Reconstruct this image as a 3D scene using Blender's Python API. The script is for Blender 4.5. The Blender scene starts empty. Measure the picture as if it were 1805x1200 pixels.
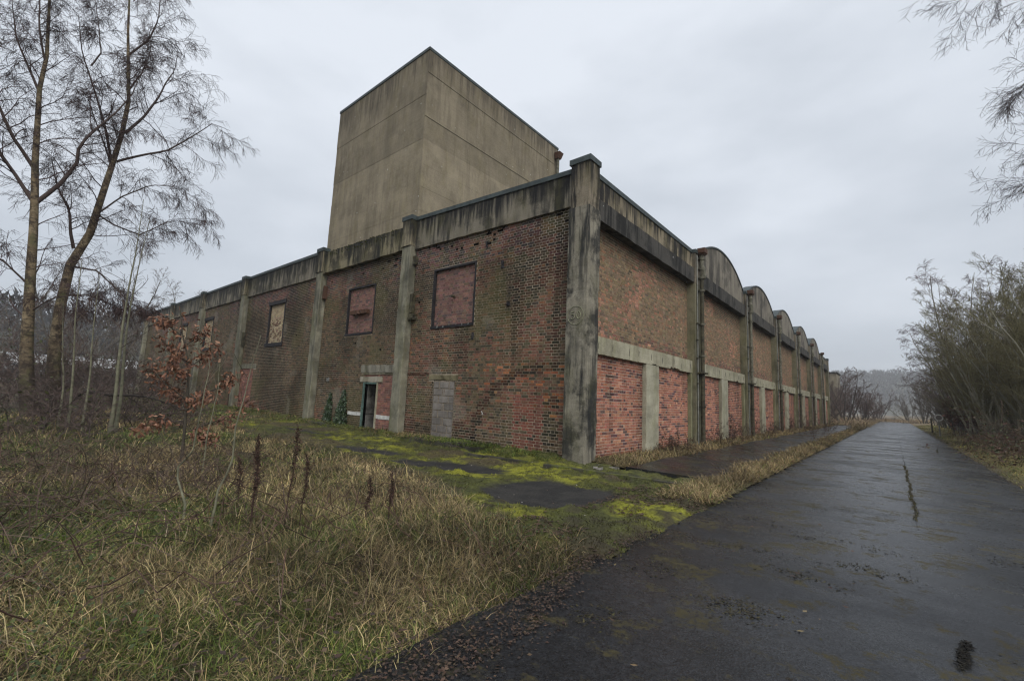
import bpy, math
import numpy as np

# ------------------------------------------------------------------ camera, sky, sun, exposure
sc = bpy.context.scene
COL = sc.collection
rng = np.random.default_rng(11)

cam_d = bpy.data.cameras.new('camera')
cam = bpy.data.objects.new('camera', cam_d)
COL.objects.link(cam)
sc.camera = cam
cam_d.sensor_width = 36.0
cam_d.lens = 15.728
cam_d.clip_start = 0.05
cam_d.clip_end = 4000
CAM = np.array([5.263, -8.776, 1.446])
YAW, PITCH, ROLL = 0.7056, 0.1256, 0.0442
cy_, sy_, cp_, sp_ = math.cos(YAW), math.sin(YAW), math.cos(PITCH), math.sin(PITCH)
fwd = np.array([-sy_ * cp_, cy_ * cp_, sp_]); rgt = np.array([cy_, sy_, 0.0]); up = np.cross(rgt, fwd)
r2 = math.cos(ROLL) * rgt + math.sin(ROLL) * up
u2 = -math.sin(ROLL) * rgt + math.cos(ROLL) * up
from mathutils import Matrix
cam.matrix_world = Matrix(((r2[0], u2[0], -fwd[0], CAM[0]), (r2[1], u2[1], -fwd[1], CAM[1]),
                           (r2[2], u2[2], -fwd[2], CAM[2]), (0, 0, 0, 1)))

SUN_EL, SUN_AZ = math.radians(42), math.radians(122)      # azimuth clockwise from +Y
w = bpy.data.worlds.new('World'); sc.world = w; w.use_nodes = True
nt = w.node_tree; nt.nodes.clear()
N = nt.nodes.new; L = nt.links.new
sky = N('ShaderNodeTexSky'); sky.sky_type = 'NISHITA'; sky.sun_disc = False
sky.sun_elevation = SUN_EL; sky.sun_rotation = SUN_AZ
bg1 = N('ShaderNodeBackground'); bg1.inputs[1].default_value = 0.08; L(sky.outputs[0], bg1.inputs[0])
tc = N('ShaderNodeTexCoord')
sep = N('ShaderNodeSeparateXYZ'); L(tc.outputs['Generated'], sep.inputs[0])
nz = N('ShaderNodeTexNoise'); nz.inputs['Scale'].default_value = 3.2; nz.inputs['Detail'].default_value = 7
nz.inputs['Roughness'].default_value = 0.5
mpg = N('ShaderNodeMapping'); mpg.inputs['Scale'].default_value = (1, 1, 2.4)
L(tc.outputs['Generated'], mpg.inputs[0]); L(mpg.outputs[0], nz.inputs[0])
ma = N('ShaderNodeMath'); ma.operation = 'MULTIPLY_ADD'; L(nz.outputs[0], ma.inputs[0]); ma.inputs[1].default_value = 1.25
L(sep.outputs[2], ma.inputs[2])
rp = N('ShaderNodeValToRGB'); mb_ = N('ShaderNodeMath'); mb_.operation = 'MULTIPLY'; mb_.inputs[1].default_value = 0.68; L(ma.outputs[0], mb_.inputs[0]); L(mb_.outputs[0], rp.inputs[0])
rp.color_ramp.elements[0].position = 0.30; rp.color_ramp.elements[0].color = (0.40, 0.44, 0.495, 1)
rp.color_ramp.elements[1].position = 0.92; rp.color_ramp.elements[1].color = (0.67, 0.71, 0.77, 1)
bg2 = N('ShaderNodeBackground'); bg2.inputs[1].default_value = 1.0; L(rp.outputs[0], bg2.inputs[0])
mx = N('ShaderNodeMixShader'); mx.inputs[0].default_value = 0.93
L(bg1.outputs[0], mx.inputs[1]); L(bg2.outputs[0], mx.inputs[2])
wo = N('ShaderNodeOutputWorld'); L(mx.outputs[0], wo.inputs[0])

sun_d = bpy.data.lights.new('sun', 'SUN'); sun_d.energy = 1.5; sun_d.angle = math.radians(40); sun_d.color = (1.0, 0.96, 0.9)
sun = bpy.data.objects.new('sun', sun_d); COL.objects.link(sun)
sd = np.array([math.sin(SUN_AZ) * math.cos(SUN_EL), math.cos(SUN_AZ) * math.cos(SUN_EL), math.sin(SUN_EL)])
from mathutils import Vector
sun.rotation_euler = Vector(sd).to_track_quat('Z', 'Y').to_euler()
sun.location = (20, -20, 40)

sc.view_settings.view_transform = 'Standard'
sc.view_settings.look = 'None'
sc.view_settings.exposure = 0.36
sc.view_settings.gamma = 1.0
sc.render.engine = 'CYCLES'
sc.cycles.max_bounces = 3
sc.cycles.diffuse_bounces = 2
sc.cycles.glossy_bounces = 2
sc.cycles.volume_bounces = 1
sc.cycles.use_denoising = True
sc.cycles.adaptive_threshold = 0.005
sc.cycles.filter_width = 1.25

# ------------------------------------------------------------------ helpers: noise, meshes, objects
def _h(ix, iy, seed):
    v = (ix.astype(np.int64) * 374761393 + iy.astype(np.int64) * 668265263 + seed * 1442695041) & 0xFFFFFFFF
    v = ((v ^ (v >> 13)) * 1274126177) & 0xFFFFFFFF
    return ((v ^ (v >> 16)) & 0xFFFF) / 65535.0

def vn(x, y, s=1.0, seed=0, octv=3):
    x = np.asarray(x, float) * s; y = np.asarray(y, float) * s
    out = 0.0; amp = 0.5; tot = 0.0
    for o in range(octv):
        ix = np.floor(x); iy = np.floor(y); fx = x - ix; fy = y - iy
        fx = fx * fx * (3 - 2 * fx); fy = fy * fy * (3 - 2 * fy)
        a = _h(ix, iy, seed + o); b = _h(ix + 1, iy, seed + o); c = _h(ix, iy + 1, seed + o); d = _h(ix + 1, iy + 1, seed + o)
        out = out + amp * ((a * (1 - fx) + b * fx) * (1 - fy) + (c * (1 - fx) + d * fx) * fy)
        tot += amp; amp *= 0.5; x = x * 2.03 + 17.1; y = y * 2.03 + 5.3
    return out / tot

def sst(a, b, x):
    t = np.clip((x - a) / (b - a), 0, 1); return t * t * (3 - 2 * t)

class MB:
    """collects vertices, faces and vertex colours"""
    def __init__(s): s.V = []; s.Q = []; s.T = []; s.C = []; s.n = 0
    def add(s, V, Q=None, T=None, C=None):
        V = np.asarray(V, float).reshape(-1, 3)
        if Q is not None and len(Q): s.Q.append(np.asarray(Q, np.int64).reshape(-1, 4) + s.n)
        if T is not None and len(T): s.T.append(np.asarray(T, np.int64).reshape(-1, 3) + s.n)
        if C is None: C = np.ones((len(V), 3))
        C = np.broadcast_to(np.asarray(C, float), (len(V), 3)) if np.asarray(C).ndim < 2 else np.asarray(C, float)
        s.V.append(V); s.C.append(C); s.n += len(V)
        return s
    def box(s, a, b, C=None):
        x0, y0, z0 = a; x1, y1, z1 = b
        V = [(x0, y0, z0), (x1, y0, z0), (x1, y1, z0), (x0, y1, z0), (x0, y0, z1), (x1, y0, z1), (x1, y1, z1), (x0, y1, z1)]
        return s.add(V, BOXQ, None, C)
    def hexa(s, V, C=None): return s.add(V, BOXQ, None, C)
    def tubes(s, P, R, k=4, C=None, cap=False):
        P = np.asarray(P, float); R = np.asarray(R, float)
        if P.ndim == 2: P = P[None]; R = R[None]
        n_, m = P.shape[:2]
        T = np.gradient(P, axis=1); T /= np.linalg.norm(T, axis=2, keepdims=True) + 1e-9
        ref = np.where(np.abs(T[:, :1, 2:3]) > 0.9, np.array([1., 0.13, 0]), np.array([0.05, 0.02, 1.]))
        A = np.cross(T, np.broadcast_to(ref, T.shape)); A /= np.linalg.norm(A, axis=2, keepdims=True) + 1e-9
        B = np.cross(T, A)
        th = np.arange(k) / k * 2 * np.pi
        V = P[:, :, None, :] + R[:, :, None, None] * (np.cos(th)[None, None, :, None] * A[:, :, None, :] + np.sin(th)[None, None, :, None] * B[:, :, None, :])
        i = np.arange(m - 1)[:, None] * k; j = np.arange(k)[None, :]; j2 = (j + 1) % k
        q = np.stack([i + j, i + j2, i + k + j2, i + k + j], -1).reshape(-1, 4)
        Q = (q[None] + (np.arange(n_) * m * k)[:, None, None]).reshape(-1, 4)
        if C is not None:
            C = np.asarray(C, float)
            if C.ndim == 2 and len(C) == n_: C = np.repeat(C, m * k, 0)
        s.add(V.reshape(-1, 3), Q, None, C)
        if cap:
            for e in (0, m - 1):
                base = s.n - n_ * m * k
                idx = (np.arange(n_) * m * k)[:, None] + e * k + np.arange(k)[None, :]
                for t in range(1, k - 1):
                    s.T.append(np.stack([idx[:, 0], idx[:, t], idx[:, t + 1]], 1) + base)
        return s
    def build(s, name, mat, parent=None, smooth=False, kind=None):
        me = mesh_np(name, np.concatenate(s.V), np.concatenate(s.Q) if s.Q else None, np.concatenate(s.T) if s.T else None, np.concatenate(s.C), smooth)
        return obj(name, me, mat, parent, kind)

BOXQ = np.array([(0, 3, 2, 1), (4, 5, 6, 7), (0, 1, 5, 4), (1, 2, 6, 5), (2, 3, 7, 6), (3, 0, 4, 7)])

def mesh_np(name, V, Q, T, C=None, smooth=False):
    me = bpy.data.meshes.new(name)
    nq = 0 if Q is None else len(Q); ntri = 0 if T is None else len(T)
    me.vertices.add(len(V)); me.vertices.foreach_set('co', V.astype(np.float32).ravel())
    loops = np.concatenate(([Q.ravel()] if nq else []) + ([T.ravel()] if ntri else []))
    me.loops.add(len(loops)); me.loops.foreach_set('vertex_index', loops.astype(np.int32))
    ls = np.concatenate((np.arange(nq) * 4, nq * 4 + np.arange(ntri) * 3)).astype(np.int32)
    me.polygons.add(nq + ntri); me.polygons.foreach_set('loop_start', ls)
    me.polygons.foreach_set('use_smooth', np.full(nq + ntri, bool(smooth)))
    if C is not None:
        at = me.attributes.new('Col', 'FLOAT_COLOR', 'POINT')
        C4 = np.ones((len(V), 4), np.float32); C4[:, :C.shape[1]] = C
        at.data.foreach_set('color', C4.ravel())
    me.update(); me.validate()
    return me

def obj(name, me, mat, parent=None, kind=None):
    o = bpy.data.objects.new(name, me); COL.objects.link(o)
    if mat is not None and me is not None and len(me.materials) == 0: me.materials.append(mat)
    if parent is not None: o.parent = parent
    if kind: o['kind'] = kind
    return o

def thing(name, label, cat, group=None, loc=(0, 0, 0)):
    o = bpy.data.objects.new(name, None); COL.objects.link(o); o.location = loc
    o.empty_display_size = 0.2
    return tag(o, label, cat, group)

def tag(o, label, cat, group=None):
    o['label'] = label; o['category'] = cat
    if group: o['group'] = group
    return o

# ------------------------------------------------------------------ materials
def newmat(name, rough=0.85, spec=0.3):
    m = bpy.data.materials.new(name); m.use_nodes = True
    nt = m.node_tree; b = nt.nodes['Principled BSDF']
    b.inputs['Roughness'].default_value = rough
    b.inputs['Specular IOR Level'].default_value = spec
    return m, nt, b

class NG:
    def __init__(s, nt):
        s.nt = nt; g = nt.nodes.new('ShaderNodeNewGeometry'); s.pos = g.outputs['Position']
    def node(s, t): return s.nt.nodes.new(t)
    def link(s, a, b): s.nt.links.new(a, b)
    def noise(s, scale, detail=4, rough=0.6, vec=(1, 1, 1), off=(0, 0, 0)):
        mp = s.node('ShaderNodeMapping'); mp.inputs['Scale'].default_value = vec; mp.inputs['Location'].default_value = off
        s.link(s.pos, mp.inputs[0])
        n = s.node('ShaderNodeTexNoise'); n.inputs['Scale'].default_value = scale; n.inputs['Detail'].default_value = detail
        n.inputs['Roughness'].default_value = rough
        s.link(mp.outputs[0], n.inputs[0]); return n.outputs[0]
    def ramp(s, v, stops):
        r = s.node('ShaderNodeValToRGB'); s.link(v, r.inputs[0]); cr = r.color_ramp
        while len(cr.elements) < len(stops): cr.elements.new(0.5)
        for e, (p, c) in zip(cr.elements, stops):
            e.position = p; e.color = (*c, 1) if not np.isscalar(c) else (c, c, c, 1)
        return r.outputs[0]
    def mix(s, f, a, b, mode='MIX'):
        m = s.node('ShaderNodeMix'); m.data_type = 'RGBA'; m.blend_type = mode; m.clamp_factor = True
        for sock, v in ((m.inputs[0], f), (m.inputs[6], a), (m.inputs[7], b)):
            if hasattr(v, 'is_linked'): s.link(v, sock)
            elif np.isscalar(v): sock.default_value = v
            else: sock.default_value = (*v, 1)
        return m.outputs[2]
    def math(s, op, a, b=0.0):
        m = s.node('ShaderNodeMath'); m.operation = op
        for i, v in enumerate((a, b)):
            if hasattr(v, 'is_linked'): s.link(v, m.inputs[i])
            else: m.inputs[i].default_value = v
        return m.outputs[0]
    def col(s):
        a = s.node('ShaderNodeAttribute'); a.attribute_name = 'Col'; return a
    def bump(s, b, h, strength=0.4, dist=0.01):
        n = s.node('ShaderNodeBump'); n.inputs['Strength'].default_value = strength; n.inputs['Distance'].default_value = dist
        s.link(h, n.inputs['Height']); s.link(n.outputs[0], b.inputs['Normal'])

def mat_attr(name, rough=0.85, nscale=30, namt=0.5, bump=0.3, bdist=0.004, spec=0.25, objcol=False, trans=0.0):
    """colour from the vertex colour, broken up by fine noise"""
    m, nt, b = newmat(name, rough, spec); g = NG(nt)
    c = g.col().outputs['Color']
    if objcol:
        oi = g.node('ShaderNodeObjectInfo'); c = g.mix(1.0, c, oi.outputs['Color'], 'MULTIPLY')
    n = g.noise(nscale, 5, 0.65)
    f = g.ramp(n, [(0.25, 1 - namt), (0.75, 1 + namt * 0.6)])
    c = g.mix(1.0, c, f, 'MULTIPLY')
    g.link(c, b.inputs['Base Color'])
    if bump: g.bump(b, g.noise(nscale * 2.5, 4), bump, bdist)
    return m

def mat_concrete(name, base, dark, streak=0.6, moss=None, mossamt=0.0, scale=1.0, pale=None, spots=False, runoff=None, blotr=(0.51, 0.60, 0.7)):
    m, nt, b = newmat(name, 0.88, 0.25); g = NG(nt)
    mott = g.noise(1.1 * scale, 6, 0.65)
    c = g.mix(g.ramp(mott, [(0.3, 0.0), (0.72, 1.0)]), tuple(x * 0.72 for x in base), tuple(x * 1.18 for x in base))
    if pale: c = g.mix(g.ramp(g.noise(2.3, 5, 0.7, (1, 1, .6), (4, 9, 2)), [(0.56, 0.0), (0.68, 0.75)]), c, pale)
    st = g.noise(2.6, 5, 0.62, (1.6, 1.6, 0.16))
    st2 = g.noise(0.55, 3, 0.6, (1, 1, 0.6), (9, 2, 5))
    f = g.math('MULTIPLY', g.ramp(st, [(0.47, 0.0), (0.57, 1.0)]), g.ramp(st2, [(0.40, 0.1), (0.56, 1.0)]))
    c = g.mix(g.math('MULTIPLY', f, streak), c, dark)
    if runoff:
        sz = g.node('ShaderNodeSeparateXYZ'); g.link(g.pos, sz.inputs[0])
        mr = g.node('ShaderNodeMapRange'); g.link(sz.outputs[2], mr.inputs[0]); mr.inputs[1].default_value = runoff[0]; mr.inputs[2].default_value = runoff[1]
        dr = g.noise(3.4, 5, 0.7, (1.5, 1.5, 0.10), (3, 8, 1))
        rf_ = g.ramp(g.math('ADD', g.math('MULTIPLY', mr.outputs[0], 0.30), dr), [(0.62, 0.0), (0.78, 1.0)])
        c = g.mix(g.math('MULTIPLY', rf_, runoff[2]), c, dark)
    blot = g.noise(0.9, 7, 0.7, (1, 1, 1), (31, 7, 3))
    c = g.mix(g.math('MULTIPLY', g.ramp(blot, [(blotr[0], 0.0), (blotr[1], 1.0)]), streak * blotr[2]), c, tuple(x * 0.8 for x in dark))
    if moss:
        c = g.mix(g.math('MULTIPLY', g.ramp(g.noise(1.7, 6, 0.7, (1, 1, .5), (3, 3, 8)), [(0.5, 0.0), (0.66, 1.0)]), mossamt), c, moss)
    if spots:
        v = g.node('ShaderNodeTexVoronoi'); v.inputs['Scale'].default_value = 3.0; g.link(g.pos, v.inputs[0])
        sp = g.math('MULTIPLY', g.ramp(v.outputs['Distance'], [(0.06, 1.0), (0.09, 0.0)]), g.ramp(g.noise(0.6, 2), [(0.48, 0.0), (0.56, 1.0)]))
        c = g.mix(sp, c, (0.5, 0.5, 0.46))
    fine = g.noise(38, 5, 0.7)
    c = g.mix(1.0, c, g.ramp(fine, [(0.25, 0.72), (0.75, 1.22)]), 'MULTIPLY')
    oi = g.node('ShaderNodeObjectInfo'); c = g.mix(1.0, c, oi.outputs['Color'], 'MULTIPLY')
    g.link(c, b.inputs['Base Color'])
    sq = g.node('ShaderNodeSeparateXYZ'); g.link(g.pos, sq.inputs[0])
    lines = g.math('POWER', g.math('ABSOLUTE', g.math('SINE', g.math('MULTIPLY', sq.outputs[2], 20.0))), 0.15)
    board = g.math('ADD', g.noise(7, 3, 0.5, (0.3, 0.3, 2.2)), g.math('MULTIPLY', lines, 0.6))
    h = g.math('ADD', g.math('MULTIPLY', fine, 0.6), board)
    g.bump(b, h, 0.35, 0.012)
    return m

M_BRICK = mat_attr('brick_fired_clay', 0.88, 26, 0.42, 0.5, 0.006, 0.2, objcol=True)
M_MORTAR = mat_attr('mortar_lime', 0.95, 14, 0.45, 0.4, 0.004, 0.1)
M_TOWER = mat_concrete('concrete_tower_tan', (0.27, 0.232, 0.168), (0.085, 0.07, 0.054), 0.28, (0.19, 0.16, 0.07), 0.25, pale=(0.30, 0.262, 0.185), spots=True, runoff=(12.3, 13.95, .7))
M_PILLAR = mat_concrete('concrete_pillar_grey', (0.25, 0.232, 0.19), (0.025, 0.026, 0.027), 0.95, (0.12, 0.12, 0.05), 0.3, 1.4, (0.36, 0.335, 0.28), blotr=(0.46, 0.56, 0.9))
M_PILASTER = mat_concrete('concrete_pilaster_pale', (0.25, 0.236, 0.185), (0.05, 0.05, 0.042), 0.6, (0.14, 0.14, 0.06), 0.5, 1.6, (0.33, 0.31, 0.25))
M_PARAPET = mat_concrete('concrete_parapet_sooty', (0.225, 0.20, 0.158), (0.016, 0.016, 0.017), 0.95, (0.12, 0.11, 0.035), 0.25, runoff=(6.1, 7.2, .97))
M_BEAM = mat_concrete('concrete_beam_black', (0.075, 0.07, 0.062), (0.014, 0.014, 0.013), 0.9, None, 0, 1.5, spots=True)
M_PALE = mat_concrete('concrete_pale_lintel', (0.40, 0.375, 0.275), (0.12, 0.105, 0.065), 0.45, (0.20, 0.20, 0.09), 0.45, 1.6)
M_GABLE = mat_concrete('concrete_gable_brown', (0.24, 0.215, 0.172), (0.05, 0.046, 0.04), 0.85, None, 0, 1.3, (0.24, 0.215, 0.165))

def simple(name, colr, rough=0.7, metal=0.0, var=0.5, scale=12, bump=0.2, spec=0.3, col2=None):
    m, nt, b = newmat(name, rough, spec); g = NG(nt)
    n = g.noise(scale, 5, 0.65)
    c = g.mix(g.ramp(n, [(0.35, 0.0), (0.65, 1.0)]), tuple(x * (1 - var) for x in colr), col2 if col2 else tuple(min(1, x * (1 + var * .6)) for x in colr))
    g.link(c, b.inputs['Base Color']); b.inputs['Metallic'].default_value = metal
    if bump: g.bump(b, g.noise(scale * 4, 3), bump, 0.004)
    return m

M_LEAD = simple('flashing_lead', (0.052, 0.066, 0.066), 0.6, 0, 0.35, 5)
M_PIPE = simple('pipe_grey_green', (0.135, 0.128, 0.09), 0.75, 0, 0.5, 7, col2=(0.2, 0.19, 0.14))
M_PIPEDK = simple('pipe_tarred', (0.045, 0.04, 0.03), 0.7, 0, 0.5, 7, col2=(0.09, 0.08, 0.045))
M_RUST = simple('rusty_iron', (0.16, 0.075, 0.04), 0.85, 0, 0.5, 14, 0.4, col2=(0.09, 0.05, 0.035))
M_BLACK = simple('black_painted_frame', (0.022, 0.02, 0.022), 0.7, 0, 0.5, 10)
M_BLOCK = mat_concrete('concrete_block_grey', (0.23, 0.213, 0.19), (0.09, 0.08, 0.07), 0.4, None, 0, 5)
M_BLKMORT = simple('block_mortar', (0.34, 0.28, 0.21), 0.95, 0, 0.3, 15)
M_WHITE = simple('white_paint_old', (0.62, 0.61, 0.57), 0.7, 0, 0.25, 6)
M_TEAL = simple('teal_paint_frame', (0.10, 0.16, 0.14), 0.7, 0, 0.4, 8)
M_DOOR = simple('weathered_door', (0.10, 0.095, 0.085), 0.8, 0, 0.5, 3, col2=(0.24, 0.23, 0.21))
M_ROOF = simple('roof_felt', (0.06, 0.06, 0.06), 0.9, 0, 0.4, 2)
M_LICHEN = simple('incised_sign_lichen', (0.30, 0.30, 0.20), 0.9, 0, 0.35, 25)
M_INSIDE = simple('interior_dusty', (0.05, 0.045, 0.04), 0.95, 0, 0.3, 3)
M_TWIG = mat_attr('twig_bark', 0.85, 25, 0.4, 0.0, 0.004, 0.2)
M_LEAF = mat_attr('leaf', 0.6, 40, 0.35, 0.0, 0.004, 0.3)
M_GRASS = mat_attr('grass_blade', 0.7, 9, 0.35, 0.0, 0.004, 0.25)
M_METAL = simple('galvanised_post', (0.22, 0.22, 0.2), 0.6, 0.3, 0.3, 8)

def mat_birch():
    m, nt, b = newmat('birch_bark', 0.8, 0.25); g = NG(nt)
    base = g.mix(g.ramp(g.noise(3, 5, 0.6), [(0.35, 0.0), (0.65, 1.0)]), (0.13, 0.092, 0.052), (0.33, 0.26, 0.16))
    lent = g.noise(3.4, 6, 0.8, (1, 1, 2.6))
    c = g.mix(g.ramp(lent, [(0.48, 0.0), (0.60, 0.85)]), base, (0.035, 0.026, 0.02))
    dk = g.noise(2.2, 4, 0.6, (1, 1, .6), (5, 5, 5))
    sp = g.node('ShaderNodeSeparateXYZ'); g.link(g.pos, sp.inputs[0])
    low = g.ramp(g.math('ADD', g.math('MULTIPLY', sp.outputs[2], 0.25), g.math('MULTIPLY', dk, 0.5)), [(0.45, 1.0), (0.95, 0.0)])
    c = g.mix(g.math('MULTIPLY', low, 0.92), c, (0.04, 0.03, 0.025))
    c = g.mix(g.ramp(dk, [(0.54, 0.0), (0.62, 0.6)]), c, (0.11, 0.11, 0.05))
    c = g.mix(g.ramp(g.noise(4.5, 6, 0.75, (1, 1, .8), (1, 7, 2)), [(0.50, 0.0), (0.58, 0.85)]), c, (0.045, 0.034, 0.027))
    g.link(c, b.inputs['Base Color']); g.bump(b, g.math('ADD', lent, g.noise(9, 5, 0.7)), 0.8, 0.04)
    return m
M_BIRCH = mat_birch()

def mat_asphalt():
    m, nt, b = newmat('wet_asphalt', 0.5, 0.26); g = NG(nt)
    big = g.noise(0.5, 6, 0.65); mid = g.noise(1.9, 7, 0.72, (1, 1.15, 1), (2, 4, 0)); fine = g.noise(26, 7, 0.85)
    vo = g.node('ShaderNodeTexVoronoi'); vo.inputs['Scale'].default_value = 85; g.link(g.pos, vo.inputs[0])
    stone = g.ramp(vo.outputs['Color'], [(0.0, 0.25), (1.0, 2.0)])
    c = g.mix(g.ramp(big, [(0.38, 0.0), (0.62, 1.0)]), (0.006, 0.0066, 0.0078), (0.020, 0.0212, 0.024))
    c = g.mix(0.75, c, stone, 'MULTIPLY')
    c = g.mix(1.0, c, g.ramp(fine, [(0.32, 0.35), (0.68, 1.8)]), 'MULTIPLY')
    brk = g.ramp(g.noise(13, 6, 0.85), [(0.42, 0.0), (0.54, 1.0)])
    moss = g.math('MULTIPLY', g.ramp(mid, [(0.525, 0.0), (0.58, 1.0)]), brk)
    c = g.mix(g.math('MULTIPLY', moss, 0.9), c, g.mix(brk, (0.022, 0.017, 0.008), (0.055, 0.045, 0.016)))
    grit = g.ramp(g.noise(70, 3, 0.8), [(0.64, 0.0), (0.70, 1.0)])
    c = g.mix(g.math('MULTIPLY', grit, 0.6), c, (0.15, 0.14, 0.12))
    g.link(c, b.inputs['Base Color'])
    wet = g.noise(0.8, 7, 0.7, (0.5, 1.0, 1), (7, 1, 0))
    r = g.ramp(wet, [(0.40, 0.15), (0.60, 0.44)])
    r = g.math('ADD', r, g.math('MULTIPLY', moss, 0.4))
    r = g.math('ADD', r, g.math('MULTIPLY', g.math('SUBTRACT', fine, 0.5), 0.6))
    g.link(r, b.inputs['Roughness'])
    h = g.math('ADD', g.math('MULTIPLY', fine, 1.2), g.math('MULTIPLY', vo.outputs['Distance'], 0.7))
    h = g.math('ADD', h, g.math('MULTIPLY', g.noise(5, 5, 0.6), 1.0))
    g.bump(b, h, 0.34, 0.009)
    return m
M_ASPHALT = mat_asphalt()

def mat_ground(name, rough=0.92, scale=14, bump=0.8, bd=0.03):
    m, nt, b = newmat(name, rough, 0.3); g = NG(nt)
    a = g.col(); c = a.outputs['Color']
    n1 = g.noise(scale, 6, 0.72); n2 = g.noise(scale * 6, 3, 0.6)
    c = g.mix(1.0, c, g.ramp(n1, [(0.28, 0.45), (0.72, 1.5)]), 'MULTIPLY')
    c = g.mix(1.0, c, g.ramp(n2, [(0.3, 0.7), (0.7, 1.3)]), 'MULTIPLY')
    g.link(c, b.inputs['Base Color'])
    g.bump(b, g.math('ADD', n1, g.math('MULTIPLY', n2, 0.4)), bump, bd)
    return m
M_GROUND = mat_ground('ground_thatch_and_soil')
M_MOSS = mat_ground('moss_and_worn_yard', 0.85, 22, 0.7, 0.02)

# ------------------------------------------------------------------ ground, road, yard
def gheight(x, y):
    """height of the open ground"""
    x = np.asarray(x, float); y = np.asarray(y, float)
    z = -0.03 + 0.05 * (vn(x, y, 0.5, 3) - 0.5)
    rough = sst(-3.0, -5.4, y - 0.12 * np.minimum(x - 3.0, 0) * 0) * sst(2.9, 1.6, x)
    z = z + rough * (0.10 + 0.16 * (vn(x, y, 0.55, 5) - 0.45))
    z = z + sst(-8, -20, x) * 0.18 * sst(-50, -20, x)
    z = z + sst(7.2, 9.5, x) * 0.22 + sst(9.5, 16, x) * 0.4
    z = z + sst(40, 70, np.abs(x)) * 0.3
    return z

def axis(lo, hi, dense_lo, dense_hi, d):
    a = list(np.arange(dense_lo, dense_hi + d / 2, d)); st = d
    p = dense_hi
    while p < hi: st = min(st * 1.28, 45); p += st; a.append(min(p, hi))
    st = d; p = dense_lo; b = []
    while p > lo: st = min(st * 1.28, 45); p -= st; b.append(max(p, lo))
    return np.array(sorted(set(b + a)))

def sheet(name, xs, ys, zf, cf, mat, kind='structure'):
    X, Y = np.meshgrid(xs, ys, indexing='ij'); Z = zf(X, Y)
    nx, ny = X.shape
    V = np.stack([X, Y, Z], -1).reshape(-1, 3)
    i = np.arange(nx - 1)[:, None] * ny + np.arange(ny - 1)[None, :]
    Q = np.stack([i, i + ny, i + ny + 1, i + 1], -1).reshape(-1, 4)
    me = mesh_np(name, V, Q, None, cf(X, Y).reshape(-1, 3), True)
    return obj(name, me, mat, None, kind)

def lerp3(f, a, b): return np.asarray(a) * (1 - f[..., None]) + np.asarray(b) * f[..., None]

def gcol(X, Y):
    n = vn(X, Y, 0.35, 9, 4); n2 = vn(X, Y, 1.7, 21, 4)
    c = lerp3(sst(0.35, 0.65, n), (0.036, 0.028, 0.018), (0.040, 0.040, 0.016))
    c = lerp3(sst(0.45, 0.7, n2) * 0.6, c, (0.13, 0.105, 0.055))
    right = sst(7.2, 7.9, X) * sst(10.5, 8.6, X) * sst(-40, 0, Y)
    c = lerp3(right * 0.85, c, (0.145, 0.125, 0.038))
    far = sst(45, 80, np.hypot(X, Y))
    c = lerp3(far * sst(.3, .7, n), c, (0.17, 0.125, 0.07))
    return c
ground = sheet('ground', axis(-1100, 1100, -14, 12, 0.25), axis(-1100, 1100, -10, 24, 0.25), gheight, gcol, M_GROUND)

ROAD_L, ROAD_R = 3.12, 7.3
def edge_wob(y, s): return 0.16 * (vn(y, y * 0 + s, 0.9, 31 + s, 4) - 0.5)
ry = np.concatenate([np.arange(-30, -9, 0.7), np.arange(-9, 12, 0.14), np.arange(12, 40, 0.5), np.arange(40, 104, 2.0)])
ru = np.linspace(0, 1, 26)
U, Y = np.meshgrid(ru, ry, indexing='ij')
xl = ROAD_L + edge_wob(Y, 1); xr = ROAD_R + edge_wob(Y, 2) + 0.002 * np.maximum(Y - 20, 0) * 0
X = xl + (xr - xl) * U
Z = 0.004 + 0.035 * (1 - (2 * U - 1) ** 2) + 0.018 * (vn(X, Y, 0.6, 41) - 0.5)
nx, ny = X.shape
i = np.arange(nx - 1)[:, None] * ny + np.arange(ny - 1)[None, :]
Q = np.stack([i, i + ny, i + ny + 1, i + 1], -1).reshape(-1, 4)
road = obj('road', mesh_np('road', np.stack([X, Y, Z], -1).reshape(-1, 3), Q, None, np.ones((nx * ny, 3)), True), M_ASPHALT, None, 'structure')

# mossy yard in front of the wall, with worn bare patches of tarmac
GB = np.array([(-40, -2.3), (-22, -2.5), (-14, -2.55), (-10.4, -2.9), (-6, -3.0), (-3.7, -3.15), (-1.1, -3.65), (0.6, -4.45), (1.5, -4.75), (2.4, -4.8), (3.2, -4.6)])
def grass_edge(x): return np.interp(x, GB[:, 0], GB[:, 1])
PATCHES = [(1.15, -3.05, 0.95, 0.95, 0.25), (1.6, -2.6, 0.55, 0.5, 0.1), (-1.55, -2.55, 1.25, 0.48, 0.28), (-4.35, -2.55, 1.15, 0.36, 0.2), (1.3, -0.55, 1.0, 0.22, 0.1), (-9.2, -1.7, 1.6, 0.2, 0.0)]
def bare(X, Y):
    m = np.zeros_like(X)
    wob = 0.6 * (vn(X, Y, 1.8, 55, 5) - 0.5) + 0.3 * (vn(X, Y, 8, 57, 3) - .5)
    for px, py, a, b, rot in PATCHES:
        c, s = math.cos(rot), math.sin(rot)
        dx, dy = X - px, Y - py
        r = np.sqrt(((dx * c + dy * s) / a) ** 2 + ((-dx * s + dy * c) / b) ** 2) + wob
        m = np.maximum(m, sst(1.05, 0.86, r))
    return m
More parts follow.
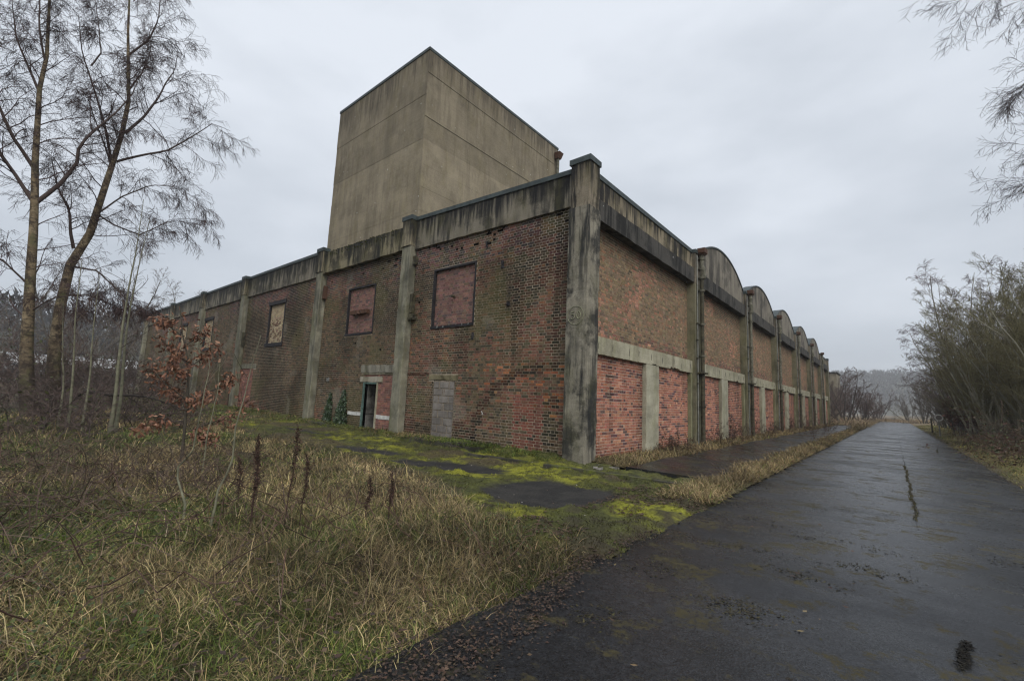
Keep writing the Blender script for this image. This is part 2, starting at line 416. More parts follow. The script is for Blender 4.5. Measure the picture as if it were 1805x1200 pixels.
def yz(X, Y):
    b = bare(X, Y); lump = vn(X, Y, 4.2, 61, 5)
    near = 0.10 * sst(-0.9, 0.1, Y) * sst(-0.2, -0.8, X)
    return 0.012 + (1 - b) * (0.008 + 0.065 * sst(0.3, 0.75, lump)) + near + sst(-8, -20, X) * 0.14 - 0.06 * sst(2.95, 3.25, X) - 0.16 * sst(-.15, -.5, Y - grass_edge(X))
def ycol(X, Y):
    b = bare(X, Y)
    n = vn(X, Y, 1.1, 71, 4); n2 = vn(X, Y, 4.5, 75, 4); n3 = vn(X, Y, .7, 79, 3)
    c = lerp3(sst(0.35, 0.62, n), (0.070, 0.075, 0.018), (0.205, 0.205, 0.022))
    c = lerp3(sst(0.47, 0.60, n2) * 0.8, c, (0.045, 0.048, 0.014)); c = lerp3(sst(.55, .66, vn(X, Y, 9, 77, 3)) * .7, c, (0.04, 0.033, 0.02))
    c = lerp3(sst(0.56, 0.70, n3) * 0.8, c, (0.075, 0.058, 0.034))
    c = lerp3(sst(2.3, 3.1, X) * sst(.40, .58, n2) * 0.65, c, (0.045, 0.034, 0.022))
    c = lerp3(sst(-0.9, -0.2, Y) * 0.6, c, (0.07, 0.075, 0.025))
    c = lerp3(sst(.05, -.35, Y - grass_edge(X)), c, (0.045, 0.036, 0.02))
    c = lerp3(b, c, lerp3(sst(.4, .6, n2), (0.022, 0.021, 0.020), (0.034, 0.032, 0.029)))
    return c
yard = sheet('yard', np.concatenate([np.arange(-40, -9, 0.2), np.arange(-9, 3.26, 0.055)]), np.arange(-5.3, 0.26, 0.055), yz, ycol, M_MOSS)

# raised tarmac path along the road side of the building
mb = MB()
px0 = 0.95; px1 = 2.62
ys = np.concatenate([[0.12], np.arange(0.6, 46, 0.45)])
for a, b in zip(ys[:-1], ys[1:]):
    ja, jb = 0.05 * math.sin(a * 2.1), 0.05 * math.sin(b * 2.1)
    ka, kb = 0.03 * math.sin(a * 5.3), 0.03 * math.sin(b * 5.3)
    mb.add([(px0 + ja, a, 0.115), (px1 + ka, a, 0.10), (px1 + kb, b, 0.10), (px0 + jb, b, 0.115),
            (px0 + ja, a, -0.1), (px1 + ka, a, -0.1), (px1 + kb, b, -0.1), (px0 + jb, b, -0.1)],
           [(0, 1, 2, 3), (1, 5, 6, 2), (3, 7, 4, 0)])
mb.add([(px0, 0.12, 0.115), (px1, 0.12, 0.10), (px1, 0.12, -0.1), (px0, 0.12, -0.1)], [(3, 2, 1, 0)])
path = mb.build('path', M_ASPHALT, None, False, 'structure')
# wall-foot verge soil and the strip between path and road
def vz(X, Y): return 0.03 + 0.05 * vn(X, Y, 1.3, 83) + 0.04 * sst(0.9, 0.2, X)
def vcol(X, Y): return lerp3(vn(X, Y, 1.5, 85, 4), (0.05, 0.042, 0.02), (0.11, 0.09, 0.04))
sheet('wall_foot_ground', np.arange(-0.4, 1.05, 0.12), np.concatenate([np.arange(0.3, 12, 0.15), np.arange(12, 56, 0.8)]), vz, vcol, M_GROUND)
sheet('verge_ground', np.arange(2.5, 3.2, 0.1), np.concatenate([np.arange(-1.6, 14, 0.15), np.arange(14, 100, 0.9)]), lambda X, Y: 0.02 + 0.06 * sst(3.15, 2.8, X) + 0.03 * vn(X, Y, 2, 3), vcol, M_GROUND)

# remnants of kerb in the moss
M_KERB = mat_concrete('kerb_mossy', (0.07, 0.065, 0.05), (0.02, 0.02, 0.018), 0.6, (0.13, 0.15, 0.02), 0.9, 3)
def kerb(label, p0, p1, wdt, h, seg):
    t = thing('old_kerb', label, 'kerb', 'old kerbs in the moss')
    p0 = np.array(p0); p1 = np.array(p1); n = int(np.linalg.norm(p1 - p0) / seg); d = (p1 - p0) / n; nrm = np.array([-d[1], d[0]]) / np.linalg.norm(d) * wdt
    for k in range(n):
        a = p0 + d * (k + 0.03); b = p0 + d * (k + 0.97); j = rng.normal(0, 0.008, 2)
        z1 = h + rng.normal(0, 0.006); z2 = h + rng.normal(0, 0.006)
        mb = MB().hexa([(*a, -.05), (*b, -.05), (*(b + nrm), -.05), (*(a + nrm), -.05), (a[0] + .01, a[1] + .012, z1), (b[0] - .01, b[1] + .012, z2), (*(b + nrm + j), z2 - .01), (*(a + nrm + j), z1 - .01)])
        mb.build('kerbstone', M_KERB, t)
kerb('low mossy kerb line running from the corner pillar towards the road', (-0.35, -1.05), (2.35, -0.82), 0.2, 0.095, 0.45)
kerb('short buried kerb line in the moss left of the corner pillar', (-2.6, -1.15), (-0.85, -1.0), 0.18, 0.085, 0.45)

# hills
def hill(name, cx, cy, rx, ry, h, seed):
    u = np.linspace(-1.3, 1.3, 70); v = np.linspace(-1.3, 1.3, 40)
    A, B = np.meshgrid(u, v, indexing='ij')
    r = np.sqrt(A ** 2 + B ** 2)
    Z = h * (1 - sst(0.25, 1.2, r)) * (0.8 + 0.4 * vn(A * 3, B * 3, 1, seed)) - 0.5
    V = np.stack([cx + A * rx, cy + B * ry, Z], -1).reshape(-1, 3)
    ny = len(v); i = np.arange(len(u) - 1)[:, None] * ny + np.arange(ny - 1)[None, :]
    Q = np.stack([i, i + ny, i + ny + 1, i + 1], -1).reshape(-1, 4)
    C = lerp3(vn(V[:, 0], V[:, 1], 0.03, seed), (0.05, 0.045, 0.03), (0.06, 0.06, 0.035))
    o = obj(name, mesh_np(name, V, Q, None, C, True), M_GROUND, None, 'structure')
    return lambda x, y: np.interp(0, [0], [0]) + h * (1 - sst(0.25, 1.2, np.sqrt(((x - cx) / rx) ** 2 + ((y - cy) / ry) ** 2))) * (0.8 + 0.4 * vn((x - cx) / rx * 3, (y - cy) / ry * 3, 1, seed)) - 0.5
hz1 = hill('hill', 110, 760, 470, 210, 46, 3)
hz2 = hill('hill', -255, 30, 100, 230, 22, 8)

# ------------------------------------------------------------------ the warehouse
depot = thing('abandoned_warehouse', 'long derelict brick warehouse with concrete pillars, a square tower and arched parapets', 'building')
ALLB = []          # every brick: (panel, index) bookkeeping for the nearest ones

def intervals(u0, u1, holes, za, zb):
    iv = [(u0, u1)]
    for (a, b, c, d) in holes:
        if zb > c + 0.01 and za < d - 0.01:
            nv = []
            for (p, q) in iv:
                if b <= p or a >= q: nv.append((p, q)); continue
                if a > p: nv.append((p, a))
                if b < q: nv.append((b, q))
            iv = nv
    return iv

def lay(u0, u1, z0, z1, holes, bond='english', course=0.075, seed=0, topf=None):
    r = np.random.default_rng(seed); out = []
    n = int(round((z1 - z0) / course))
    for i in range(n):
        za = z0 + i * course; zb = za + course - 0.012
        if zb > z1: zb = z1
        for (p, q) in intervals(u0, u1, holes, za, zb):
            if bond == 'english': pit = 0.225 if i % 2 == 0 else 0.1125; off = 0.05625 * (i % 2)
            elif bond == 'mixed': pit = 0.225 if (i % 4) != 3 else 0.1125; off = 0.1125 * (i % 2)
            else: pit = 0.225; off = 0.1125 * (i % 2)
            k0 = math.floor((p - off) / pit); k1 = math.ceil((q - off) / pit)
            e = np.arange(k0, k1 + 1) * pit + off
            if bond == 'mixed' and pit > 0.2:     # some stretchers read as a pair of headers
                ex = e[r.random(len(e)) < 0.22] + 0.1125
                e = np.sort(np.concatenate([e, ex]))
            a = np.clip(e[:-1], p, q); b = np.clip(e[1:], p, q) - 0.012
            ok = (b - a) > 0.03
            for aa, bb in zip(a[ok], b[ok]): out.append((aa, bb, za, zb))
    B = np.array(out) if out else np.zeros((0, 4))
    if topf is not None and len(B): B = B[B[:, 3] <= topf((B[:, 0] + B[:, 1]) / 2) + 0.02]
    return B

def panel(face, parent, u0, u1, z0, z1, holes, cf, mcol, bond='english', seed=0, missing=None, dep=0.0045, mortar_holes=True):
    """face: 'L' (wall facing -Y at y=plane, u=x) or 'R' (wall facing +X at x=plane, u=y)"""
    kind, plane = face
    r = np.random.default_rng(seed + 5)
    B = lay(u0, u1, z0, z1, holes, bond, seed=seed)
    uc = (B[:, 0] + B[:, 1]) / 2; zc = (B[:, 2] + B[:, 3]) / 2
    gone = []
    if missing is not None:
        k = ~missing(uc, zc, r); gone = [tuple(q) for q in B[~k]]; B = B[k]; uc = uc[k]; zc = zc[k]
    C = cf(uc, zc, B[:, 1] - B[:, 0], r)
    pr = r.normal(0, 0.0014, len(B)).clip(-.003, .005)
    ALLB.append(dict(face=face, parent=parent, B=B, C=C, pr=pr, dep=dep))
    # mortar bed
    holes = list(holes) + [(g_[0] - .006, g_[1] + .006, g_[2] - .006, g_[3] + .006) for g_ in gone]
    us = sorted({u0, u1, *[min(max(h[i], u0), u1) for h in holes for i in (0, 1)]})
    zs = sorted({z0, z1, *[min(max(h[i], z0), z1) for h in holes for i in (2, 3)]})
    us = np.unique(np.concatenate([np.array(us), np.arange(u0, u1, 0.45)])); zs = np.unique(np.concatenate([np.array(zs), np.arange(z0, z1, 0.45)]))
    mb = MB()
    for a, b in zip(us[:-1], us[1:]):
        for c, d in zip(zs[:-1], zs[1:]):
            if b - a < 1e-6 or d - c < 1e-6: continue
            um, zm = (a + b) / 2, (c + d) / 2
            if any(h[0] < um < h[1] and h[2] < zm < h[3] for h in holes): continue
            if kind == 'L': V = [(a, plane + dep, c), (b, plane + dep, c), (b, plane + dep, d), (a, plane + dep, d)]
            else: V = [(plane - dep, a, c), (plane - dep, b, c), (plane - dep, b, d), (plane - dep, a, d)]
            uu = np.array([a, b, b, a]); zz = np.array([c, c, d, d])
            mb.add(V, [(0, 1, 2, 3)], None, mcol(uu, zz))
    mb.build('mortar', M_MORTAR, parent)

def brick_boxes(rec, idx):
    kind, plane = rec['face']; B = rec['B'][idx]; pr = rec['pr'][idx]; C = rec['C'][idx]
    n = len(B)
    dn = np.array([0, 0, 0, 0, 1, 1, 1, 1])      # back ring, front ring
    du = np.array([0, 1, 1, 0, 0, 1, 1, 0]); dz = np.array([0, 0, 1, 1, 0, 0, 1, 1])
    u = B[:, 0:1] * (1 - du) + B[:, 1:2] * du; z = B[:, 2:3] * (1 - dz) + B[:, 3:4] * dz
    u = u + rng.normal(0, 0.0015, u.shape); z = z + rng.normal(0, 0.0015, z.shape)
    back = rec['dep'] + 0.03
    nn = np.where(dn[None] == 1, pr[:, None], -back)
    if kind == 'L': V = np.stack([u, plane - nn, z], -1)
    else: V = np.stack([plane + nn, u, z], -1)
    q = np.array([(4, 5, 6, 7), (0, 1, 5, 4), (1, 2, 6, 5), (2, 3, 7, 6), (3, 0, 4, 7)])
    Q = (q[None] + (np.arange(n) * 8)[:, None, None]).reshape(-1, 4)
    if kind == 'R': Q = Q
    return V.reshape(-1, 3), Q, np.repeat(C, 8, 0)

def pal(r, n, cols, probs, jit=0.12):
    cols = np.array(cols); i = r.choice(len(cols), n, p=np.array(probs) / sum(probs))
    return cols[i] * (1 + r.normal(0, jit, (n, 1))).clip(0.5, 1.6) * (1 + r.normal(0, 0.04, (n, 3)))

def cf_left(u, z, wd, r):
    n = len(u)
    f = vn(u, z, 0.55, 101, 4); g2 = vn(u, z, 1.3, 105, 4); st = vn(u * 2.2, z * 0.3, 1, 109, 4)
    red = pal(r, n, [(.165, .078, .054), (.14, .07, .05), (.115, .062, .046), (.215, .105, .06)], [4, 4, 3, 1])
    olive = pal(r, n, [(.115, .085, .055), (.09, .069, .045), (.125, .08, .052), (.06, .05, .036)], [4, 3, 3, 3])
    m = 0.72 * sst(0.42, 0.66, f + 0.10 * (vn(u, z, 3, 111) - .5) + 0.06 * (z < 1.0) + 0.12 * (z > 5.2) - 0.10 * ((z > 0.8) & (z < 2.4)) + 0.03 * (u > -3) - 0.13 * (u < -7.2))
    c = np.where((r.random(n) < m)[:, None], red, olive)
    # purple sooty band under the parapet
    pu = sst(4.9, 6.1, z + 0.9 * (f - .5)) * 0.75
    c = np.where((r.random(n) < pu)[:, None], pal(r, n, [(.13, .06, .058), (.085, .052, .052), (.06, .05, .05), (.17, .075, .06)], [4, 3, 3, 2]), c)
    # orange courses of newer brick near the corner
    oc = ((u > -3.4) & (u < -0.5) & (z > 1.75) & (z < 2.35) | (u > -1.6) & (u < -.5) & (z > 1.0) & (z < 1.6)) & (r.random(n) < 0.3)
    c = np.where(oc[:, None], pal(r, n, [(.27, .115, .055), (.23, .085, .045)], [1, 1]), c)
    rp_ = (u > -2.35) & (u < -1.35) & (z < 1.55)      # patch of redder repair
    c = np.where((rp_ & (r.random(n) < .85))[:, None], pal(r, n, [(.19, .07, .052), (.16, .065, .05)], [1, 1], .08), c)
    dkc = ((u > -1.35) & (u < -.9) | (u > -.75)) & (z > .2) & (z < 1.6) & (r.random(n) < .55)
    c = np.where(dkc[:, None], c * 0.45, c)
    # soot line of a vanished lean-to roof
    arc = np.abs(np.hypot((u + 1.2) / 2.55, (z - 0.0) / 2.25) - 1.0 + 0.10 * (vn(u, z, 2, 119) - .5))
    am = (arc < 0.055) & (u < -1.0) & (z > 0.2)
    c = np.where((am & (r.random(n) < .85))[:, None], c * 0.38, c)
    # damp green and rain streaks
    soot = sst(.52, .66, vn(u, z, .45, 127, 5)) * .5; c = c * (1 - soot)[:, None]
    gr = sst(0.50, 0.70, vn(u, z, 0.8, 121, 4)) * ((z > 1.2) | (u < -4.5)) * 0.5
    c = c * (1 - gr[:, None]) + gr[:, None] * np.array([.085, .078, .03])
    c = c * (1 - np.where(u < -7, .22, .5) * sst(0.55, 0.75, st))[:, None]
    w_ = sst(0.68, 0.8, vn(u, z, 0.9, 131, 4))[:, None] * 0.35
    c = c * (1 - w_) + w_ * np.array([.22, .2, .17])
    return (c * np.array([1.26, 1.27, 1.2])).clip(.012, .6)
def mc_left(u, z):
    d = vn(u, z, 0.6, 141, 4); c = lerp3(sst(.3, .7, d), (.27, .215, .15), (.46, .385, .29))
    return lerp3(sst(4.6, 6.0, z) * 0.5, c, (.50, .45, .40))
def cf_rup(u, z, wd, r):
    n = len(u); f = vn(u, z, 0.7, 201, 4)
    a = pal(r, n, [(.185, .135, .085), (.155, .115, .075), (.21, .14, .09), (.125, .095, .065), (.23, .125, .08)], [4, 4, 3, 2, 1.5])
    b = pal(r, n, [(.27, .145, .10), (.24, .13, .09), (.32, .165, .11)], [3, 3, 1])
    p = sst(.58, .72, f) * 0.55 + .02
    c = np.where((r.random(n) < p)[:, None], b, a)
    dk = sst(5.0, 5.75, z + .8 * (vn(u, z, .9, 205) - .5))  # shade below the projecting head beam, painted into the brick colour
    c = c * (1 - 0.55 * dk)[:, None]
    low = sst(3.5, 3.1, z + .6 * (vn(u, z, .9, 207) - .5))
    c = np.where((r.random(n) < low * .6)[:, None], pal(r, n, [(.17, .085, .065), (.10, .07, .055)], [1, 1]), c)
    return c * (1.22 + 0.4 * vn(u * 1.5, z * .3, 1, 209, 3))[:, None] * np.array([1.0, .97, .93])
def mc_rup(u, z): return lerp3(vn(u, z, .7, 211, 4), (.27, .23, .165), (.38, .325, .235))
def cf_rlow(u, z, wd, r):
    n = len(u)
    c = pal(r, n, [(.36, .165, .115), (.31, .145, .102), (.40, .20, .14), (.47, .28, .195), (.24, .125, .098), (.12, .08, .072), (.42, .22, .135)], [7, 7, 4, .5, 3, 1.6, .6], .07)
    rowdark = _h(np.floor(z / .075), np.floor(u / .5), 77) > .78
    c = np.where((rowdark & (r.random(n) < .5))[:, None], pal(r, n, [(.11, .068, .07), (.15, .08, .078)], [1, 1]), c)
    return c * (0.8 + .3 * vn(u, z, .8, 221, 3))[:, None] * (1 - .3 * sst(.5, 0, z))[:, None] * np.array([1.16, 1.06, 1.0]) * (1 - .45 * sst(.52, .7, vn(u * 2, z * .35, 1, 227, 4)))[:, None] * (.85 + .3 * _h(np.floor(u / 3.7), np.floor(u / 3.7), 5))[:, None]
def mc_rlow(u, z): return lerp3(vn(u, z, .9, 231, 4), (.52, .41, .33), (.64, .51, .42))
def cf_win(u, z, wd, r): return pal(r, len(u), [(.24, .125, .105), (.20, .105, .092), (.27, .145, .11), (.13, .085, .08), (.19, .125, .09)], [4, 4, 2, 2, 2])
def cf_infill(u, z, wd, r): return pal(r, len(u), [(.32, .15, .11), (.26, .12, .095), (.20, .10, .085)], [3, 3, 2])
def cf_cream(u, z, wd, r):
    n = len(u); c = pal(r, n, [(.46, .37, .24), (.40, .31, .2)], [1, 1])
    return np.where(((r.random(n) < .45) & (z < 4.75))[:, None], pal(r, n, [(.19, .12, .08), (.14, .09, .06)], [1, 1]), c)
def mc_win(u, z): return lerp3(vn(u, z, .9, 241), (.24, .19, .15), (.34, .28, .22))
def mc_cream(u, z): return lerp3(vn(u, z, .9, 243), (.30, .25, .17), (.40, .33, .23))

# ---- left facade (gable end wall): bays between pilasters
YB = 0.25                                  # brick face
PIL = [(-0.54, 0.0), (-7.37, -6.85), (-13.46, -12.94), (-22.12, -21.6), (-29.42, -28.9), (-36.7, -36.18), (-45.1, -44.58)]
WIN = {0: (-5.84, -3.92, 3.46, 5.40), 1: (-11.05, -9.13, 3.52, 5.42), 2: (-18.65, -16.75, 3.48, 5.50), 3: (-28.75, -27.1, 3.6, 5.5), 4: (-34.3, -32.6, 3.6, 5.5)}
HOL = {0: [(-5.52, -4.56, 0.10, 1.86), (-5.74, -4.44, 1.86, 2.02)],
       1: [(-9.62, -7.37, 2.10, 2.36), (-9.42, -7.37, -0.1, 2.10)],
       2: [(-21.6, -19.55, 2.32, 2.56), (-21.6, -19.85, -.1, 2.32)],
       3: [(-23.0, -22.12, -0.1, 2.15)], 4: [], 5: []}
def miss_left(u, z, r):
    return (z > 5.8) & (u > -13.5) & (r.random(len(u)) < 0.05 + 0.12 * (vn(u, z, 1.5, 301) > .6)) | (z > 2.7) & (z < 5.4) & (r.random(len(u)) < 0.0015)
walls = {}
for b in range(6):
    u1 = PIL[b][0]; u0 = PIL[b + 1][1]
    wl = thing('brick_wall', '', '') ; del wl['label'], wl['category']; wl.parent = depot; walls[b] = wl
    holes = list(HOL[b])
    if b in WIN: holes.append(WIN[b])
    panel(('L', YB), wl, u0, u1, -0.05, 6.25, holes, cf_left, mc_left, 'english', 400 + b, miss_left)
    backing = MB()  # dark sheet, shade of the missing-brick holes put into its colour
    for (a_, b_, c_, d_) in [(u0, u1, 5.55, 6.24)] + [(iv[0], iv[1], 2.6, 5.5) for iv in intervals(u0, u1, [WIN[b]] if b in WIN else [], 3, 5)]:
        backing.box((a_, YB + .10, c_), (b_, YB + .14, d_), (.05, .035, .028))
    backing.build('dark_backing', M_MORTAR, wl)

def part(name, mb, mat, parent=depot, color=None, smooth=False):
    o = mb.build(name, mat, parent, smooth)
    if color: o.color = (*color, 1)
    return o

# ---- worn-edged box with slight irregularity
def slab(a, b, jit=0.006, nu=1, axis_=0):
    """box split along one axis with wobbling arrises, so that edges are not ruler-straight"""
    mb = MB(); a = np.array(a, float); b = np.array(b, float)
    n = max(1, nu); t = np.linspace(0, 1, n + 1); o = [i for i in range(3) if i != axis_]
    rings = []
    for k in t:
        p = a[axis_] + (b[axis_] - a[axis_]) * k; ring = []
        for (s1, s2) in ((0, 0), (1, 0), (1, 1), (0, 1)):
            v = np.zeros(3); v[axis_] = p
            v[o[0]] = (a, b)[s1][o[0]] + rng.normal(0, jit); v[o[1]] = (a, b)[s2][o[1]] + rng.normal(0, jit); ring.append(v)
        rings.append(ring)
    V = np.array(rings).reshape(-1, 3); Q = []
    for k in range(n):
        for j in range(4): Q.append((k * 4 + j, k * 4 + (j + 1) % 4, k * 4 + 4 + (j + 1) % 4, k * 4 + 4 + j))
    Q.append((3, 2, 1, 0)); Q.append((n * 4, n * 4 + 1, n * 4 + 2, n * 4 + 3))
    mb.add(V, Q); return mb

# corner pillar
cp = thing('corner_pillar', '', ''); del cp['category']; cp['label'] = 'tall stained concrete corner pillar with number in a circle'; cp.parent = depot
def pillar_mesh(x0, x1, y0, y1, z0, z1, n, jit=.006):
    mb = MB(); zs = np.linspace(z0, z1, n); V = []; ch = 0.022
    ring = [(x0, y0 + ch), (x0 + ch, y0), (x1 - ch, y0), (x1, y0 + ch), (x1, y1), (x0, y1)]
    for z in zs:
        for (x, y) in ring: V.append((x + rng.normal(0, jit), y + rng.normal(0, jit), z))
    Q = []; k = len(ring)
    for i_ in range(n - 1):
        for j in range(k): Q.append((i_ * k + j, i_ * k + (j + 1) % k, (i_ + 1) * k + (j + 1) % k, (i_ + 1) * k + j))
    T = [((n - 1) * k, (n - 1) * k + j, (n - 1) * k + j + 1) for j in range(1, k - 1)]
    mb.add(V, Q, T); return mb
part('shaft', pillar_mesh(-0.565, 0.02, -0.02, 0.50, -0.15, 6.05, 34), M_PILLAR, cp, (1.02, 1.0, .95), False)
part('head', pillar_mesh(-0.54, 0.0, 0.0, 0.47, 6.052, 7.17, 10, .003), M_PARAPET, cp, (1.05, 1.0, .92), False)
part('cap', MB().box((-0.57, -0.03, 7.172), (0.03, 0.50, 7.31)), M_LEAD, cp)
# number incised in a circle on the pillar
mb = MB(); th = np.linspace(0, 2 * np.pi, 49); R = 0.215
cx, cz, yy = -0.285, 3.40, -0.028
mb.tubes(np.stack([cx + R * np.cos(th), 0 * th + yy, cz + R * np.sin(th)], 1), np.full(49, .0065), 4)
def stroke(pts): p = np.array(pts, float); mb.tubes(np.stack([cx + p[:, 0], 0 * p[:, 0] + yy, cz + p[:, 1]], 1), np.full(len(p), .009), 4)
stroke([(-.03, .085), (-.12, .085), (-.12, .02), (-.075, .03), (-.035, .01), (-.025, -.035), (-.05, -.075), (-.09, -.085), (-.125, -.065)])
t_ = np.linspace(0, 2 * np.pi, 15); stroke(np.stack([.085 + .05 * np.cos(t_), .085 * np.sin(t_)], 1))
part('circled_number', mb, M_LICHEN, cp)
part('iron_strap', slab((-0.60, 0.13, 4.45), (-0.567, 0.2, 4.9)), M_PIPEDK, cp); part('iron_strap', slab((-0.61, 0.12, 3.98), (-0.567, 0.2, 4.14)), M_PIPEDK, cp)

# left pilasters
for k, (x0, x1) in enumerate(PIL[1:], 1):
    t = thing('pilaster', '', ''); del t['label'], t['category']; t.parent = depot
    part('shaft', pillar_mesh(x0 + .02, x1 - .02, 0.0, YB + .05, -0.1, 6.36, 26 if k < 4 else 8, .007), M_PILASTER, t, (1.0, 1.0, .95))
    part('head', pillar_mesh(x0, x1, -0.035, YB + .1, 6.362, 7.27, 6, .003), M_PARAPET, t, (1.2, 1.17, 1.0))
    part('cap', MB().box((x0 - .02, -.055, 7.272), (x1 + .02, YB + .12, 7.42)), M_LEAD, t)

# left parapets, bay by bay, and their copings
def wedge(x0, x1, y0, y1, zb0, zb1, zt0, zt1, n=14, jit=.004):
    mb = MB(); xs = np.linspace(x0, x1, n + 1); V = []
    for i_, x in enumerate(xs):
        f = i_ / n; zb = zb0 + (zb1 - zb0) * f; zt = zt0 + (zt1 - zt0) * f
        for (y, z) in ((y0, zb), (y1, zb), (y1, zt), (y0, zt)): V.append((x, y + rng.normal(0, jit * .5), z + rng.normal(0, jit)))
    Q = []
    for i_ in range(n):
        for j in range(4): Q.append((i_ * 4 + j, i_ * 4 + 4 + j, i_ * 4 + 4 + (j + 1) % 4, i_ * 4 + (j + 1) % 4))
    Q += [(0, 1, 2, 3), (n * 4 + 3, n * 4 + 2, n * 4 + 1, n * 4)]
    return mb.add(V, Q)
for b in range(6):
    x0, x1 = PIL[b + 1][1], PIL[b][0]
    zl, zr = (7.38, 7.17) if b == 0 else (7.38, 7.38)
    if b == 1:
        part('parapet', wedge(x0, x1, 0.03, 0.45, 6.27, 6.27, 7.16, 7.10, 24, .012), M_PARAPET, depot, (1.15, 1.12, .9))
    else:
        part('parapet', wedge(x0, x1, 0.16, 0.50, 6.25, 6.20 if b == 0 else 6.25, zl - .125, zr - .125, 18, .006), M_PARAPET, depot, (1, 1, .97))
        n = max(2, int((x1 - x0) / 1.8)); e = np.linspace(x0, x1, n + 1); cpn = thing('coping', '', ''); del cpn['label'], cpn['category']; cpn.parent = depot
        for a, c in zip(e[:-1], e[1:]):
            za = zl + (zr - zl) * (a - x0) / (x1 - x0); zc_ = zl + (zr - zl) * (c - x0) / (x1 - x0)
            part('flashing', wedge(a + .004, c - .004, 0.125, 0.54, za - .122, zc_ - .122, za, zc_, 1, .002), M_LEAD, cpn)
# moss along the bare parapet top in front of the tower
mb = MB(); n = 900
mxs = -12.9 + rng.beta(1.3, 1.6, n) * 5.2; my = rng.uniform(0.02, 0.28, n); mz = 7.155 - 0.06 * (mxs + 12.94) / 6.1 + rng.normal(0, .012, n) - (rng.random(n) < .35) * rng.uniform(0, .2, n) * (my < .1)
my = np.where(mz < 7.08, 0.02, my); s_ = rng.uniform(.02, .05, n)
for dx, dy, dz in ((1, 0, 0), ):
    V = np.stack([np.stack([mxs - s_, my, mz], 1), np.stack([mxs, my - s_ * .5, mz + s_ * .6], 1), np.stack([mxs + s_, my, mz], 1), np.stack([mxs, my + s_ * .4, mz - s_ * .5], 1)], 1)
    mb.add(V.reshape(-1, 3), np.arange(n * 4).reshape(-1, 4), None, np.repeat(pal(rng, n, [(.07, .08, .012), (.1, .11, .02), (.05, .05, .012)], [1, 1, 1]), 4, 0))
mb.build('moss', M_LEAF, depot, kind='stuff')

# blocked windows of the left facade
def framebar(t, a, b, mat=M_BLACK, nm='frame'): part(nm, slab(a, b, .004, 6, int(np.argmax(np.abs(np.array(b) - np.array(a))))), mat, t)
for b, (x0, x1, z0, z1) in WIN.items():
    t = thing('blocked_window', '', ''); del t['category']; t.parent = depot
    t['label'] = ['window bricked up in purple brick, black frame', 'window bricked up in red brick with a rusty bar', 'window bricked up in cream and brown brick', 'far window bricked up in cream brick', 'farthest bricked up window'][b]
    f = .065 if b < 2 else .10
    yf = YB - .012
    if b >= 2: framebar(t, (x0 - .05, yf - .03, z1 - .02), (x1 + .05, YB + .12, z1 + .16)); framebar(t, (x0 - .05, yf - .03, z0 - .1), (x1 + .05, YB + .12, z0 + .08))
    else: framebar(t, (x0, yf, z1 - f), (x1, YB + .12, z1)); framebar(t, (x0, yf - .012, z0), (x1, YB + .12, z0 + f * 1.25), nm='sill')
    zt = z1 - f if b < 2 else z1 - .02; zb = z0 + f * 1.25 if b < 2 else z0 + .08
    framebar(t, (x0, yf + .004, zb), (x0 + f, YB + .12, zt)); framebar(t, (x1 - f, yf + .004, zb), (x1, YB + .12, zt))
    panel(('L', YB + .075), t, x0 + f, x1 - f, zb, zt, [], cf_win if b < 2 else cf_cream, mc_win if b < 2 else mc_cream, 'english', 500 + b)
    if b == 0:
        th = np.linspace(0, 1, 4); part('pipe_stub', MB().tubes([(-4.86, .29, 4.42), (-4.86, .22, 4.42), (-4.86, .17, 4.41)], [.045, .045, .04], 10, cap=True), M_PIPEDK, t)
        for q in range(6): part('fixing', slab((x0 + .3 + q * .28, yf - .016, z0 + .025), (x0 + .36 + q * .28, yf - .01, z0 + .085)), M_METAL, t)
    if b == 1: part('rusty_bar', slab((-10.62, .14, 4.30), (-9.5, .28, 4.46), .012, 10, 0), M_RUST, t)

# doorway of bay two: lintels, brick infill, frame, leaning door
dw = thing('doorway', '', ''); del dw['category']; dw['label'] = 'narrow open doorway with teal frame under a concrete lintel'; dw.parent = depot
part('lintel', slab((-9.62, YB - .03, 2.10), (-7.38, YB + .2, 2.36), .012, 14, 0), M_PALE, dw, (.62, .62, .68))
part('lintel', slab((-9.62, YB - .04, 1.76), (-8.26, YB + .2, 1.95), .006, 8, 0), M_PALE, dw, (.95, .92, 1.0))
part('drip_ledge', slab((-9.44, YB - .015, 2.02), (-7.38, YB + .12, 2.098), .006, 8, 0), M_PALE, dw, (.5, .48, .46))
panel(('L', YB + .012), dw, -8.50, -7.37, -0.05, 2.02, [(-8.50, -8.26, 1.755, 1.955)], cf_infill, mc_win, 'mixed', 611)
panel(('L', YB + .012), dw, -9.42, -8.50, 1.955, 2.02, [], cf_infill, mc_win, 'mixed', 612)
for a, c in (((-9.41, .215, -.1), (-9.345, .27, 1.755)), ((-8.565, .22, -.1), (-8.505, .36, 1.755)), ((-9.325, .22, 1.69), (-8.57, .40, 1.753))): part('frame', slab(a, c, .004, 4, 2), M_TEAL if a[0] < -9 else M_PALE, dw)
dl = MB(); ca, sa = math.cos(1.75), math.sin(1.75)
def rot(p): return (-9.33 + p[0] * ca - p[1] * sa, .40 + p[0] * sa + p[1] * ca, p[2])
